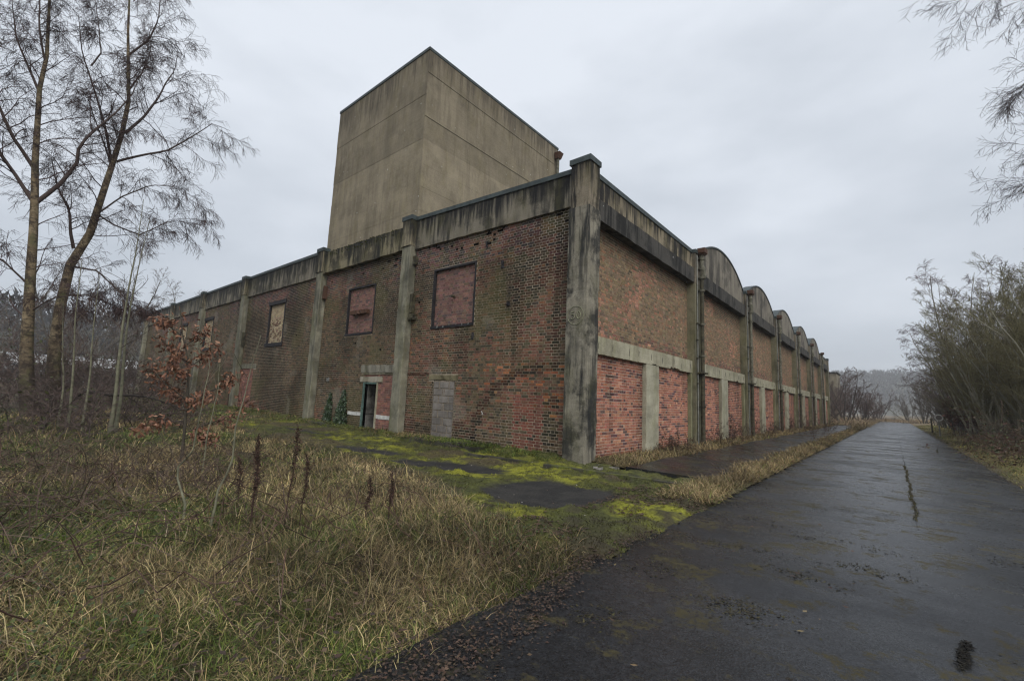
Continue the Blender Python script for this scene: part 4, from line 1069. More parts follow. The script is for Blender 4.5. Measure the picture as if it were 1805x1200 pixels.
# scuffs of moss and dirt on the road
mb = MB(); r = np.random.default_rng(411)
for (sx_, sy_, a_, b_, nn) in [(4.35, -5.1, .28, .16, 420), (4.6, -4.0, .35, .18, 380), (3.75, -5.9, .16, .14, 260), (4.0, -3.6, .4, .15, 300), (5.0, -3.4, .3, .12, 240), (4.7, -2.6, .5, .15, 300), (3.9, -2.2, .35, .2, 260), (5.9, -5.0, .25, .2, 240), (6.2, -2.0, .4, .25, 240), (4.5, -.6, .5, .3, 300), (6.4, 1.5, .5, .4, 260), (3.6, -4.7, .2, .25, 240), (4.9, 2.5, .6, .5, 300), (3.45, 1.2, .15, 2.0, 500), (7.05, 4.5, .18, 3.5, 700), (3.4, 6.5, .14, 3, 400), (5.6, -6.2, .2, .16, 200), (4.9, -5.9, .15, .1, 140)]:
    q = r.normal(0, .5, (nn, 2)) * np.array([a_, b_]) * 1.3; X_ = sx_ + q[:, 0]; Y_ = sy_ + q[:, 1]; k_ = vn(X_, Y_, 7, 413, 3) > .47; X_, Y_ = X_[k_], Y_[k_]
    uu = ((X_ - ROAD_L) / (ROAD_R - ROAD_L)); Z_ = .004 + .035 * (1 - (2 * uu - 1) ** 2) + .018 * (vn(X_, Y_, .6, 41) - .5) + .001; m_ = len(X_)
    blades(mb, X_, Y_, Z_, r.uniform(.012, .03, m_), r.normal(1.35, .12, m_), r.uniform(0, .1, m_), r.uniform(0, 6.28, m_), r.uniform(.01, .02, m_), pal(r, m_, [(.034, .028, .012), (.046, .039, .014), (.026, .02, .012), (.06, .052, .018)], [3, 3, 3, 1]), 2, .12)
mb.build('road_moss', M_LEAF, None, kind='stuff')
ph = MB(); r = np.random.default_rng(419); n = 1500
X_ = 5.52 + r.normal(0, .035, n); Y_ = -4.78 + r.normal(0, .2, n); X_ = X_ + .12 * (Y_ + 4.78); k_ = (np.hypot((X_ - 5.52 - .12 * (Y_ + 4.78)) / .024, (Y_ + 4.78) / .24) + 2.6 * (vn(X_, Y_, 16, 421, 4) - .5)) < 1.0; X_, Y_ = X_[k_], Y_[k_]; n = len(X_)
blades(ph, X_, Y_, np.full(n, .042) + r.uniform(0, .004, n), r.uniform(.01, .03, n), r.normal(1.35, .15, n), r.uniform(0, .1, n), r.uniform(0, 6.28, n), r.uniform(.01, .022, n), pal(r, n, [(.010, .009, .008), (.016, .014, .011), (.03, .026, .02)], [4, 3, 1]), 2, .1)
tag(ph.build('pothole', M_TWIG), 'small dark crumbled hole in the road surface at the bottom edge', 'pothole')

# ------------------------------------------------------------------ woody plants
def resample(P, m):
    P = np.asarray(P, float); d = np.concatenate([[0], np.cumsum(np.linalg.norm(np.diff(P, axis=0), axis=1))])
    s_ = np.linspace(0, d[-1], m); return np.stack([np.interp(s_, d, P[:, k]) for k in range(3)], 1)
def grow(r, P, R, nc, tr, ang, Ls, npts, droop, wig, rf, rend=.25, shrink=.55, lmin=0.05, lmax=99., rmax=9.):
    """children of every polyline in P (N,m,3); Ls = length range as a share of the parent's length"""
    n_, m = P.shape[:2]; idx = np.repeat(np.arange(n_), nc); k = len(idx)
    t = (np.tile(np.arange(nc), n_) + r.random(k)) / nc; t = tr[0] + t * (tr[1] - tr[0])
    f = t * (m - 1); i0 = np.minimum(f.astype(int), m - 2); fr = (f - i0)[:, None]
    A = P[idx, i0]; Bv = P[idx, i0 + 1]; O = A * (1 - fr) + Bv * fr
    T = Bv - A; T /= np.linalg.norm(T, axis=1, keepdims=True) + 1e-9
    r0 = R[idx, i0] * (1 - fr[:, 0]) + R[idx, i0 + 1] * fr[:, 0]
    pl = np.linalg.norm(np.diff(P, axis=1), axis=2).sum(1)[idx]
    q = r.normal(size=(k, 3)); q -= (q * T).sum(1, keepdims=True) * T; q /= np.linalg.norm(q, axis=1, keepdims=True) + 1e-9
    an = r.uniform(ang[0], ang[1], k)[:, None]
    D = np.cos(an) * T + np.sin(an) * q
    Ln = np.maximum(r.uniform(Ls[0], Ls[1], k) * pl * (1 - shrink * t), lmin); Ln = np.minimum(Ln, lmax * r.uniform(.55, 1, k))
    out = np.zeros((k, npts, 3)); out[:, 0] = O; stp = (Ln / (npts - 1))[:, None]
    for j in range(1, npts):
        D = D + np.array([0, 0, -1.]) * droop / (npts - 1) + r.normal(0, wig, (k, 3)); D /= np.linalg.norm(D, axis=1, keepdims=True) + 1e-9
        out[:, j] = out[:, j - 1] + D * stp
    rr = np.minimum(r0 * rf, rmax)[:, None] * np.linspace(1, rend, npts)[None]
    return out, rr

def tcol(r, n, c, j=.25): return np.asarray(c) * (1 + r.normal(0, j, (n, 1))).clip(.4, 1.8)

def limbs_to_arrays(limbs, m, wigs, r):
    P = np.stack([resample(l_[0], m) for l_ in limbs]); R = np.stack([np.linspace(l_[1], l_[2], m) for l_ in limbs])
    w_ = r.normal(0, wigs, P.shape); w_[:, 0] = 0
    return P + np.cumsum(w_, axis=1) * .5, R

def tree(name, label, limbs, seed, lev, twigc, barkc, bark_mat=M_BIRCH, group=None, cat='tree', rmin=.0045, parent_limbs=1):
    """limbs: list of (points, r0, r1); the first is the trunk. lev: list of grow() settings"""
    r = np.random.default_rng(seed)
    base = np.array(limbs[0][0][0]); t = thing(name, label, cat, group)
    P, R = limbs_to_arrays(limbs, 14, .012, r)
    R[0] = R[0, -1] + (R[0, 0] - R[0, -1]) * (1 - np.linspace(0, 1, 14)) ** 1.15
    R[0] = R[0] * (1 + .5 * np.exp(-np.linspace(0, 1, 14) * 18))
    MB().tubes(P[0], R[0], 12, barkc).build('trunk', bark_mat, t, True)
    for k in range(1, len(P)): MB().tubes(P[k], R[k] * .68, 8, barkc if bark_mat is not M_BIRCH else (.085, .062, .055)).build('limb', bark_mat if bark_mat is not M_BIRCH else M_TWIG, t, True)
    mb = MB(); cur = (P, R)
    for i_, l_ in enumerate(lev):
        p, rad = grow(r, cur[0], cur[1], **l_); rad = np.maximum(rad, rmin * (1 - .12 * i_))
        kk = 5 if i_ == 0 else 3
        mb.tubes(p, rad, kk, tcol(r, len(p), twigc if i_ else tuple(np.array(twigc) * 1.2)))
        cur = (p, rad)
    mb.build('crown', M_TWIG, t)
    return t

A_T = [(-15.20, -7.56, 0.0), (-15.21, -7.82, 1.18), (-15.22, -7.93, 2.05), (-15.22, -8.03, 3.24), (-15.23, -8.13, 4.49), (-15.23, -8.24, 5.75), (-15.23, -8.37, 7.02), (-15.24, -8.48, 7.96), (-15.2, -8.59, 9.26), (-15.24, -8.70, 10.52), (-15.24, -8.64, 11.45), (-15.24, -8.72, 12.33), (-15.24, -8.83, 13.48), (-15.24, -8.97, 15.3)]
birchA = [(A_T, .175, .022),
          ([(-15.23, -8.37, 6.89), (-15.4, -8.78, 7.57), (-15.6, -9.26, 8.34), (-15.7, -9.70, 9.19), (-15.8, -10.08, 10.44)], .09, .015),
          ([(-15.23, -8.31, 6.91), (-15.1, -7.91, 7.60), (-15.0, -7.60, 8.48), (-14.9, -7.62, 9.12), (-14.8, -7.31, 9.76), (-14.6, -6.94, 10.47), (-14.4, -6.61, 11.24), (-14.3, -6.45, 12.2)], .10, .012),
          ([(-15.24, -8.48, 7.96), (-15.3, -8.59, 8.16), (-15.1, -9.01, 8.72), (-14.9, -9.39, 9.44), (-14.8, -9.67, 10.33), (-14.7, -9.92, 11.67)], .085, .012),
          ([(-15.24, -8.70, 10.52), (-15.5, -9.03, 11.32), (-15.6, -9.36, 12.08), (-15.8, -9.66, 13.6)], .06, .01),
          ([(-15.24, -8.64, 11.45), (-15.0, -8.91, 12.40), (-14.9, -9.16, 14.4)], .05, .01),
          ([(-15.22, -8.05, 3.4), (-14.7, -7.6, 3.9), (-14.1, -7.2, 4.0), (-13.5, -6.9, 3.6)], .04, .01),
          ([(-15.22, -8.1, 4.2), (-15.2, -8.8, 4.9), (-15.3, -9.5, 5.1), (-15.2, -10.2, 4.8)], .045, .01)]
B_T = [(-16.16, -6.95, 0.0), (-16.18, -7.16, 0.80), (-16.19, -7.31, 2.47), (-16.19, -7.34, 3.82), (-16.19, -7.28, 5.22), (-16.18, -7.24, 5.88), (-16.16, -6.91, 6.55), (-16.14, -6.75, 8.24), (-16.13, -6.65, 9.20), (-16.12, -6.55, 10.18), (-16.11, -6.45, 11.26), (-16.12, -6.50, 12.27), (-16.14, -6.74, 13.77), (-16.15, -6.85, 15.35), (-16.17, -7.02, 17.11)]
birchB = [(B_T, .185, .022),
          ([(-16.18, -7.24, 5.88), (-16.1, -7.41, 6.40), (-16.0, -7.51, 7.09), (-15.8, -7.90, 7.74), (-15.7, -8.16, 8.6)], .08, .012),
          ([(-16.12, -6.53, 9.38), (-15.9, -5.94, 9.81), (-15.7, -5.23, 10.26), (-15.5, -4.45, 11.26), (-15.3, -3.99, 11.91), (-15.2, -3.37, 11.86)], .07, .01),
          ([(-16.11, -6.41, 10.55), (-16.2, -5.91, 11.60), (-16.2, -5.59, 12.59), (-16.3, -5.49, 13.25), (-16.4, -5.25, 14.00), (-16.4, -5.23, 14.9)], .075, .012),
          ([(-16.14, -6.68, 13.57), (-16.08, -6.18, 14.55), (-16.06, -5.99, 15.53), (-16.06, -6.02, 16.38), (-16.07, -6.08, 17.59)], .055, .01),
          ([(-16.13, -6.64, 9.27), (-16.4, -6.92, 10.56), (-16.6, -7.27, 11.69), (-16.7, -7.59, 12.60), (-16.8, -7.81, 13.15), (-16.9, -8.06, 14.6)], .075, .012),
          ([(-16.13, -6.65, 9.20), (-15.9, -6.97, 9.85), (-15.7, -7.37, 10.64), (-15.5, -7.64, 11.4)], .05, .01),
          ([(-16.14, -6.74, 7.24), (-15.9, -6.33, 6.98), (-15.7, -5.60, 6.79), (-15.5, -4.76, 7.59), (-15.3, -3.88, 7.65)], .045, .01),
          ([(-16.20, -7.59, 12.60), (-16.19, -7.41, 13.18), (-16.20, -7.53, 13.90), (-16.21, -7.79, 15.2)], .04, .01),
          ([(-16.18, -7.16, 5.25), (-15.9, -6.58, 5.19), (-15.7, -5.89, 4.49), (-15.5, -5.19, 3.87)], .05, .01),
          ([(-16.18, -7.23, 4.23), (-16.3, -6.62, 4.35), (-16.5, -5.84, 4.08), (-16.6, -5.36, 3.95)], .045, .01),
          ([(-16.12, -6.50, 12.27), (-16.09, -6.23, 13.08), (-16.07, -6.12, 13.86), (-16.07, -6.12, 14.7)], .045, .01),
          ([(-16.15, -6.85, 7.2), (-15.7, -6.3, 8.0), (-15.2, -5.6, 8.6), (-14.9, -4.9, 8.7), (-14.7, -4.4, 8.2)], .045, .01)]
BLEV = [dict(nc=17, tr=(.2, 1.0), ang=(.45, 1.25), Ls=(.25, .5), npts=6, droop=.1, wig=.2, rf=.3, lmin=.6, shrink=.3, lmax=2.0, rmax=.02),
        dict(nc=9, tr=(.15, 1.0), ang=(.4, 1.2), Ls=(.35, .65), npts=5, droop=.5, wig=.2, rf=.5, lmin=.3, shrink=.35, lmax=1.1),
        dict(nc=9, tr=(.1, 1.0), ang=(.3, 1.1), Ls=(.4, .8), npts=2, droop=.8, wig=.2, rf=.6, lmin=.15, shrink=.3)]
TW = (.058, .036, .034)
tree('birch_tree', 'tall bare birch with straight trunk, nearest the left picture edge', birchA, 21, BLEV, TW, (1, 1, 1), rmin=.0048)
tree('birch_tree', 'tall bare birch with crooked leaning trunk, nearer the warehouse', birchB, 22, BLEV, TW, (1, 1, 1), rmin=.0048)

# slim young saplings among the scrub
SAPC = (.15, .145, .10)
M_SAP = simple('sapling_bark', (.17, .165, .11), .8, 0, .35, 9, 0)
SLEV = [dict(nc=14, tr=(.35, 1.0), ang=(.4, .9), Ls=(.12, .3), npts=5, droop=-.1, wig=.12, rf=.4, lmin=.3), dict(nc=6, tr=(.2, 1.0), ang=(.4, .9), Ls=(.3, .6), npts=4, droop=.2, wig=.12, rf=.6, lmin=.15)]
saps = [([(-9.57, -6.53, -.05), (-9.57, -6.53, 0.73), (-9.57, -6.57, 1.71), (-9.58, -6.61, 2.89), (-9.58, -6.60, 4.05), (-9.57, -6.57, 4.89), (-9.58, -6.58, 6.2)], .045, 'slim pale sapling right of the birches, taller stem of the pair'),
        ([(-9.75, -6.42, -.05), (-9.75, -6.38, 1.01), (-9.76, -6.47, 2.45), (-9.76, -6.47, 3.65), (-9.76, -6.43, 4.89), (-9.75, -6.37, 5.7)], .04, 'slim pale sapling right of the birches, shorter stem of the pair'),
        ([(-10.66, -7.19, -.05), (-10.66, -7.19, 0.60), (-10.67, -7.28, 1.81), (-10.68, -7.40, 2.97), (-10.68, -7.45, 4.5)], .035, 'thin straight sapling just right of the crooked birch trunk'),
        ([(-10.13, -6.98, -.05), (-10.13, -6.98, 0.55), (-10.13, -6.99, 1.54), (-10.14, -7.07, 2.98), (-10.15, -7.09, 4.1)], .03, 'thin leaning sapling between the crooked birch and the sapling pair'),
        ([(-11.67, -7.29, -.05), (-11.67, -7.29, 0.39), (-11.67, -7.31, 1.22), (-11.69, -7.51, 2.6), (-11.7, -7.6, 3.4)], .03, 'thin short sapling in front of the crooked birch trunk')]
for k, (pts, r0, lab) in enumerate(saps):
    tree('sapling', lab, [(pts, r0, .006)], 40 + k, SLEV, (.10, .075, .06), (1, 1, 1), M_SAP, 'saplings by the birches', 'sapling', rmin=.004)
# small bare saplings in the foreground grass
fs = [([(.05, -7.36, 0), (.02, -7.37, .3), (-.2, -7.42, .6), (.05, -7.33, .82), (.05, -7.3, 1.25), (.0, -7.28, 1.7)], .012, 'crooked bare sapling stem in the foreground grass'),
      ([(.32, -7.22, 0), (.34, -7.2, .45), (.42, -7.15, .7), (.40, -7.14, 1.1), (.45, -7.08, 1.6), (.5, -7.05, 1.95)], .012, 'straight bare sapling stem in the foreground grass'),
      ([(-2.9, -6.4, 0), (-2.93, -6.38, .6), (-2.9, -6.3, 1.3), (-2.95, -6.3, 1.8)], .011, 'bare sapling stem just left of the brown leaved oak')]
for k, (pts, r0, lab) in enumerate(fs):
    tree('bare_sapling', lab, [(pts, r0, .003)], 50 + k, [dict(nc=6, tr=(.3, 1), ang=(.3, .8), Ls=(.15, .35), npts=4, droop=-.2, wig=.1, rf=.5, lmin=.15)], (.09, .075, .05), (1, 1, 1), M_SAP, 'bare saplings in the grass', 'sapling', rmin=.0022)

# ---- young oak keeping its brown leaves
def leafmesh(seed):
    r = np.random.default_rng(seed); n = 5; L_ = .1
    s_ = np.linspace(0, 1, n); wd = np.array([.004, .022, .017, .027, .006]) * r.uniform(.85, 1.2, n)
    curl = r.uniform(.02, .07); V = []
    for i_, t in enumerate(s_):
        z = -curl * t * t + .012 * math.sin(t * 5 + seed)
        V += [(t * L_, -wd[i_], z + .014 * (wd[i_] / .03)), (t * L_, 0, z), (t * L_, wd[i_], z + .014 * (wd[i_] / .03))]
    Q = []
    for i_ in range(n - 1): Q += [(i_ * 3, i_ * 3 + 1, i_ * 3 + 4, i_ * 3 + 3), (i_ * 3 + 1, i_ * 3 + 2, i_ * 3 + 5, i_ * 3 + 4)]
    return np.array(V, float), np.array(Q)
M_OAKLEAF = mat_attr('oak_leaf_brown', 0.65, 30, 0.35, 0, .004, .3, objcol=True)
oak = thing('oak_sapling', 'young oak holding crisp brown winter leaves in the grass before the warehouse', 'tree')
r = np.random.default_rng(77)
ot = [(-3.94, -6.41, -.05), (-3.94, -6.43, 0.63), (-3.95, -6.45, 1.20), (-3.96, -6.49, 1.78), (-3.99, -6.63, 2.26), (-4.01, -6.70, 2.66)]
MB().tubes(resample(ot, 14), np.linspace(.03, .007, 14), 8, (1, 1, 1)).build('trunk', simple('oak_bark', (.07, .06, .045), .85, 0, .3, 15, 0), oak, True)
obr = [[(-3.94, -6.43, 0.60), (-3.8, -6.10, 0.77), (-3.65, -5.83, 0.92), (-3.6, -5.60, 1.18)], [(-3.95, -6.45, 0.80), (-4.05, -6.75, 0.78), (-4.1, -7.0, 0.72)],
       [(-3.95, -6.45, 1.1), (-3.8, -6.2, 1.3), (-3.7, -5.95, 1.45), (-3.65, -5.85, 1.6)], [(-3.95, -6.45, 1.15), (-4.0, -6.75, 1.4), (-4.1, -7.0, 1.65)], [(-3.96, -6.49, 1.7), (-3.85, -6.3, 1.9), (-3.8, -6.15, 2.05)],
       [(-3.96, -6.5, 1.75), (-4.05, -6.75, 2.0), (-4.1, -6.9, 2.15)], [(-3.94, -6.43, .5), (-3.7, -6.3, .58), (-3.6, -6.1, .5)], [(-3.95, -6.45, .95), (-3.6, -6.4, 1.15), (-3.4, -6.3, 1.25)], [(-3.95, -6.45, 1.0), (-4.3, -6.5, 1.2), (-4.5, -6.6, 1.3)],
       [(-3.96, -6.5, 1.5), (-3.8, -6.7, 1.65), (-3.75, -6.8, 1.8)], [(-4.0, -6.65, 2.25), (-4.05, -6.85, 2.4), (-4.1, -6.95, 2.45)], [(-3.98, -6.55, 2.1), (-3.9, -6.4, 2.25), (-3.85, -6.3, 2.35)]]
P = np.stack([resample(p, 7) for p in obr]); R = np.stack([np.linspace(.011, .004, 7) for _ in obr])
p2, r2_ = grow(r, P, R, nc=6, tr=(.25, 1), ang=(.4, 1.0), Ls=(.25, .5), npts=4, droop=-.1, wig=.1, rf=.7, lmin=.12)
mb = MB(); mb.tubes(P, R, 5, (.06, .05, .04)); mb.tubes(p2, np.maximum(r2_, .0025), 3, (.06, .05, .04)); mb.build('limb', M_TWIG, oak)
LM = []
for s_ in range(6):
    V, Q = leafmesh(s_); LM.append((V, Q))
from mathutils import Euler
lmesh = []
for V, Q in LM:
    me = mesh_np('leaf', V, Q, None, np.ones((len(V), 3)), True); me.materials.append(M_OAKLEAF); lmesh.append(me)
pts = np.concatenate([p2.reshape(-1, 3), P[:, 3:].reshape(-1, 3), resample(ot, 30)[16:]])
pts = pts[pts[:, 2] > .45]
rest = MB(); NL = 1400
for k in range(NL):
    p = pts[r.integers(len(pts))] + r.normal(0, .055, 3); e = (r.normal(0, .7), r.normal(.3, .7), r.uniform(0, 6.28)); s_ = r.uniform(.45, .88)
    c = np.array([(.25, .118, .068), (.19, .088, .055), (.32, .18, .115), (.13, .064, .044)][r.choice(4, p=[.35, .35, .15, .15])]) * r.uniform(.8, 1.15)
    if k < 300:
        o = obj('leaf', lmesh[k % 6], None, oak); o.location = p; o.rotation_euler = e; o.scale = (s_, s_, s_); o.color = (*c, 1)
    else:
        V, Q = LM[k % 6]; mt = np.array(Euler(e).to_matrix()); rest.add(V * s_ @ mt.T + p, Q, None, c)
rest.build('foliage', M_OAKLEAF, oak, True, 'stuff')

# ---- dead dock stalks
dock_at = [((.74, -6.72), .95, 'tallest dead brown dock stalk in the foreground grass', .08), ((.45, -6.9), .82, 'dead brown dock stalk left of the tallest one', -.05), ((.62, -6.98), .7, 'short dead dock stalk between two taller ones', .0), ((.70, -6.55), .66, 'thin dead dock stalk just behind the tallest one', .03), ((-.35, -6.75), .5, 'small dead dock stalk near the bare saplings', -.1), ((.98, -6.0), .42, 'small dead dock stalk towards the mossy yard', .05), ((1.25, -5.9), .45, 'dead dock stalk nearest the mossy yard', .02)]
for k, ((x, y), h, lab, ln) in enumerate(dock_at):
    t = thing('dock_stalk', lab, 'dead plant', 'dead dock stalks'); r = np.random.default_rng(600 + k); z0 = float(gheight(x, y))
    P = resample([(x, y, z0 - .02), (x + ln * .4, y, z0 + h * .4), (x + ln, y + .02, z0 + h * .8), (x + ln * 1.1 - .03, y, z0 + h * 1.1)], 9)
    MB().tubes(P, np.linspace(.006, .0025, 9), 5, (.06, .038, .03)).build('stem', M_TWIG, t)
    p, rad = grow(r, P[None], np.full((1, 9), .004), nc=9, tr=(.35, .95), ang=(.15, .45), Ls=(.12, .25), npts=4, droop=-.2, wig=.06, rf=.6)
    sm = MB(); sm.tubes(p, rad, 3, (.06, .038, .03))
    allp = np.concatenate([p.reshape(-1, 3), P[3:]]); q = allp[r.integers(len(allp), size=620)] + r.normal(0, .011, (620, 3)); s_ = r.uniform(.004, .009, (620, 1)); d1 = r.normal(size=(620, 3)); d2 = r.normal(size=(620, 3))
    V = np.stack([q - d1 * s_, q + d2 * s_, q + d1 * s_], 1); sm.add(V.reshape(-1, 3), None, np.arange(620 * 3).reshape(-1, 3), np.repeat(pal(r, 620, [(.075, .045, .034), (.05, .032, .026), (.10, .06, .042)], [1, 1, 1]), 3, 0))
    sm.build('seed_head', M_TWIG, t)

# ---- shrubs, thickets and trees made from many stems
def stems(r, base, n, spread, h, lean, r0, m=9, up=.25, wig=.09):
    a = r.uniform(0, 6.28, n); P = np.zeros((n, m, 3)); P[:, 0] = np.array(base) + np.stack([spread * np.sqrt(r.random(n)) * np.cos(a), spread * np.sqrt(r.random(n)) * np.sin(a), 0 * a], 1)
    ln = r.uniform(lean[0], lean[1], n); D = np.stack([np.sin(ln) * np.cos(a), np.sin(ln) * np.sin(a), np.cos(ln)], 1); H = h * r.uniform(.6, 1.05, n)
    for j in range(1, m):
        D = D + r.normal(0, wig, (n, 3)) + np.array([0, 0, up / m]); D /= np.linalg.norm(D, axis=1, keepdims=True); P[:, j] = P[:, j - 1] + D * (H / (m - 1))[:, None]
    R = (r0 * r.uniform(.6, 1.1, n))[:, None] * np.linspace(1, .18, m)[None]
    return P, R
def shrub(name, label, base, n, spread, h, lean, r0, lev, stemc, twigc, seed, group=None, cat='shrub', up=.25, rmin=.006, leaf=None, nleaf=0, wig=.09):
    r = np.random.default_rng(seed); t = thing(name, label, cat, group)
    t.location = (base[0], base[1], float(gheight(base[0], base[1]))); base = (0, 0, -.05)
    P, R = stems(r, base, n, spread, h, lean, r0, up=up, wig=wig)
    MB().tubes(P, R, 6, tcol(r, n, stemc, .2)).build('trunk', M_TWIG, t)
    mb = MB(); cur = (P, R)
    for i_, l_ in enumerate(lev):
        p, rad = grow(r, cur[0], cur[1], **l_); rad = np.maximum(rad, rmin); mb.tubes(p, rad, 3, tcol(r, len(p), twigc[min(i_, len(twigc) - 1)])); cur = (p, rad)
    mb.build('crown', M_TWIG, t)
    if nleaf:
        q = cur[0].reshape(-1, 3); q = q[r.integers(len(q), size=nleaf)] + r.normal(0, .03, (nleaf, 3)); s_ = leaf[1] * r.uniform(.6, 1.3, (nleaf, 1)); d1 = r.normal(size=(nleaf, 3)); d2 = r.normal(size=(nleaf, 3))
        V = np.stack([q - d1 * s_ * .5, q + d2 * s_ * .4, q + d1 * s_ * .5, q - d2 * s_ * .4], 1)
        MB().add(V.reshape(-1, 3), np.arange(nleaf * 4).reshape(-1, 4), None, np.repeat(pal(r, nleaf, leaf[0], [1] * len(leaf[0])), 4, 0)).build('foliage', M_LEAF, t, kind='stuff')
    return t
def lv(a, b=None, c=None):
    return [x for x in (a, b, c) if x]
WLEV = lambda k=1.0: [dict(nc=11, tr=(.16, 1), ang=(.25, .8), Ls=(.22, .42), npts=5, droop=-.15, wig=.10, rf=.5, lmin=.4), dict(nc=8, tr=(.2, 1), ang=(.3, .9), Ls=(.3, .6), npts=4, droop=-.1, wig=.12, rf=.6, lmin=.25), dict(nc=6, tr=(.15, 1), ang=(.3, .9), Ls=(.4, .75), npts=3, droop=0, wig=.12, rf=.7, lmin=.15)]
PLEV = [dict(nc=16, tr=(.2, 1), ang=(.4, .95), Ls=(.2, .4), npts=6, droop=.1, wig=.13, rf=.45, lmin=.5), dict(nc=10, tr=(.2, 1), ang=(.4, 1.0), Ls=(.35, .6), npts=4, droop=.6, wig=.14, rf=.55, lmin=.3), dict(nc=8, tr=(.15, 1), ang=(.4, .9), Ls=(.4, .7), npts=3, droop=.7, wig=.12, rf=.7, lmin=.2)]
OL = [(.19, .175, .085), (.165, .148, .068), (.15, .13, .066)]
PU = [(.145, .105, .098), (.13, .09, .088), (.125, .085, .085)]
GR = [(.15, .13, .095), (.13, .108, .085), (.12, .095, .08)]
BK = (.30, .285, .21)
G_R = 'trees right of the road'
shrub('willow_tree', 'tall olive willow with upright pale stems at the right picture edge', (11.6, 20.5), 18, 1.0, 8.6, (.03, .4), .075, WLEV(), BK, OL, 801, G_R, 'tree', rmin=0.0047)
shrub('willow_tree', 'spreading willow leaning over the verge right of the road', (10.6, 32), 20, 1.1, 8.8, (.05, .45), .08, WLEV(), BK, OL, 803, G_R, 'tree', rmin=0.0059)
shrub('birch_tree', 'purple twigged drooping birch at the left end of the roadside trees', (9.7, 40), 6, .6, 12.0, (.03, .3), .12, PLEV, (.2, .18, .15), PU, 804, G_R, 'tree', rmin=0.0065)
shrub('alder_tree', 'tall bare alder with knobbly top behind the willows at right', (14.2, 27), 3, .4, 12.2, (.0, .25), .15, WLEV(), (.10, .085, .07), [(.06, .048, .04)], 806, G_R, 'tree', rmin=0.0071, leaf=([(.05, .035, .03), (.04, .03, .026)], .055), nleaf=2600)
shrub('hawthorn_tree', 'low spreading dark thorn tree over the road sign', (10.2, 49), 9, .6, 7.2, (.2, 1.0), .09, WLEV(), (.09, .08, .065), GR, 808, G_R, 'tree', rmin=0.0071)
def copy_thing(src, label, x, y, rz, sc_=1.0):
    c = src.copy(); COL.objects.link(c); c.location = (x, y, float(gheight(x, y))); c.rotation_euler = (0, 0, rz); c.scale = (sc_, sc_, sc_); c['label'] = label
    for ch in src.children:
        d = ch.copy(); COL.objects.link(d); d.parent = c
    return c
TR = [o for o in bpy.data.objects if o.get('group') == G_R]
wl_ = [o for o in TR if o.name.startswith('willow')]; bl_ = [o for o in TR if o.name.startswith('birch')]; hl_ = [o for o in TR if o.name.startswith('hawthorn')]; al_ = [o for o in TR if o.name.startswith('alder')]
for src, lab, x, y, rz, s_ in [(wl_[0], 'olive willow clump behind the bramble bank right of the road', 11.4, 26, 4.0, 1.08), (wl_[1], 'dense willow thicket deep behind the roadside trees', 15, 46, 2.9, 1.0), (wl_[0], 'willow thicket low behind the purple birches', 13.5, 54, 5.3, .95),
                               (bl_[0], 'purple twigged birch rising behind the willows right of the road', 12.0, 38, 1.2, 1.0), (al_[0], 'tall bare alder farthest right above the roadside thicket', 15.2, 33, 2.4, 1.06),
                               (hl_[0], 'low grey thorn tree farther along the road at right', 9.8, 60, 2.0, .92), (hl_[0], 'farthest grey thorn tree on the right of the road', 9.6, 74, 4.1, .85),
                               (wl_[0], 'willow clump filling the gap just behind the edge willow', 13.6, 23.5, 1.3, 1.0), (wl_[1], 'willow clump behind the leaning willow', 13.2, 30.5, 2.2, 1.0), (wl_[1], 'low willow in front of the purple birches', 10.8, 37.0, 3.9, .85),
                               (wl_[1], 'willow clump deep in the thicket under the alders', 17.5, 30, .7, 1.1), (wl_[0], 'willow clump beside the russet beech', 12.4, 43.5, 4.4, .9), (bl_[0], 'purple birch deep in the thicket right of the first', 14.6, 44, 2.0, .95),
                               (bl_[0], 'small purple birch over the beech shrub', 10.4, 45.5, 4.0, .85), (hl_[0], 'thorn tree behind the road sign farther back', 12.5, 57, 1.0, 1.1), (hl_[0], 'thorn tree second from the far end at right', 11.5, 68, 2.5, 1.0), (hl_[0], 'low thorn under the purple birch by the sign', 9.9, 53.5, 3.1, .8),
                               (al_[0], 'bare alder standing behind the leaning willow', 13.0, 36, 5.0, .85), (wl_[0], 'upright willow stems at the back of the bramble bank', 12.6, 18.5, 2.7, .9), (wl_[1], 'willow screen behind the first alder', 17.0, 38, 3.3, 1.1),
                               (wl_[1], 'tall willow crown over the middle bramble mound', 12.2, 22.0, 5.6, 1.02), (wl_[0], 'willow crown nearest the leaning willow on its left', 9.9, 35.0, .4, .95), (bl_[0], 'tall purple birch between the alders', 13.8, 40.5, 3.0, 1.05), (wl_[1], 'willow crown filling the thicket centre', 11.9, 33.5, 1.1, 1.1),
                               (wl_[0], 'olive willow under the purple birch at the thicket end', 10.6, 40.0, 2.1, .8), (hl_[0], 'dark thorn low beside the road sign', 9.6, 46.5, 5.2, .7), (hl_[0], 'thorn tree closing the view at the right road end', 8.8, 88, 3.3, .9), (hl_[0], 'thorn tree beyond the right road end', 7.6, 104, .9, .8)]:
    copy_thing(src, lab, x, y, rz, s_)
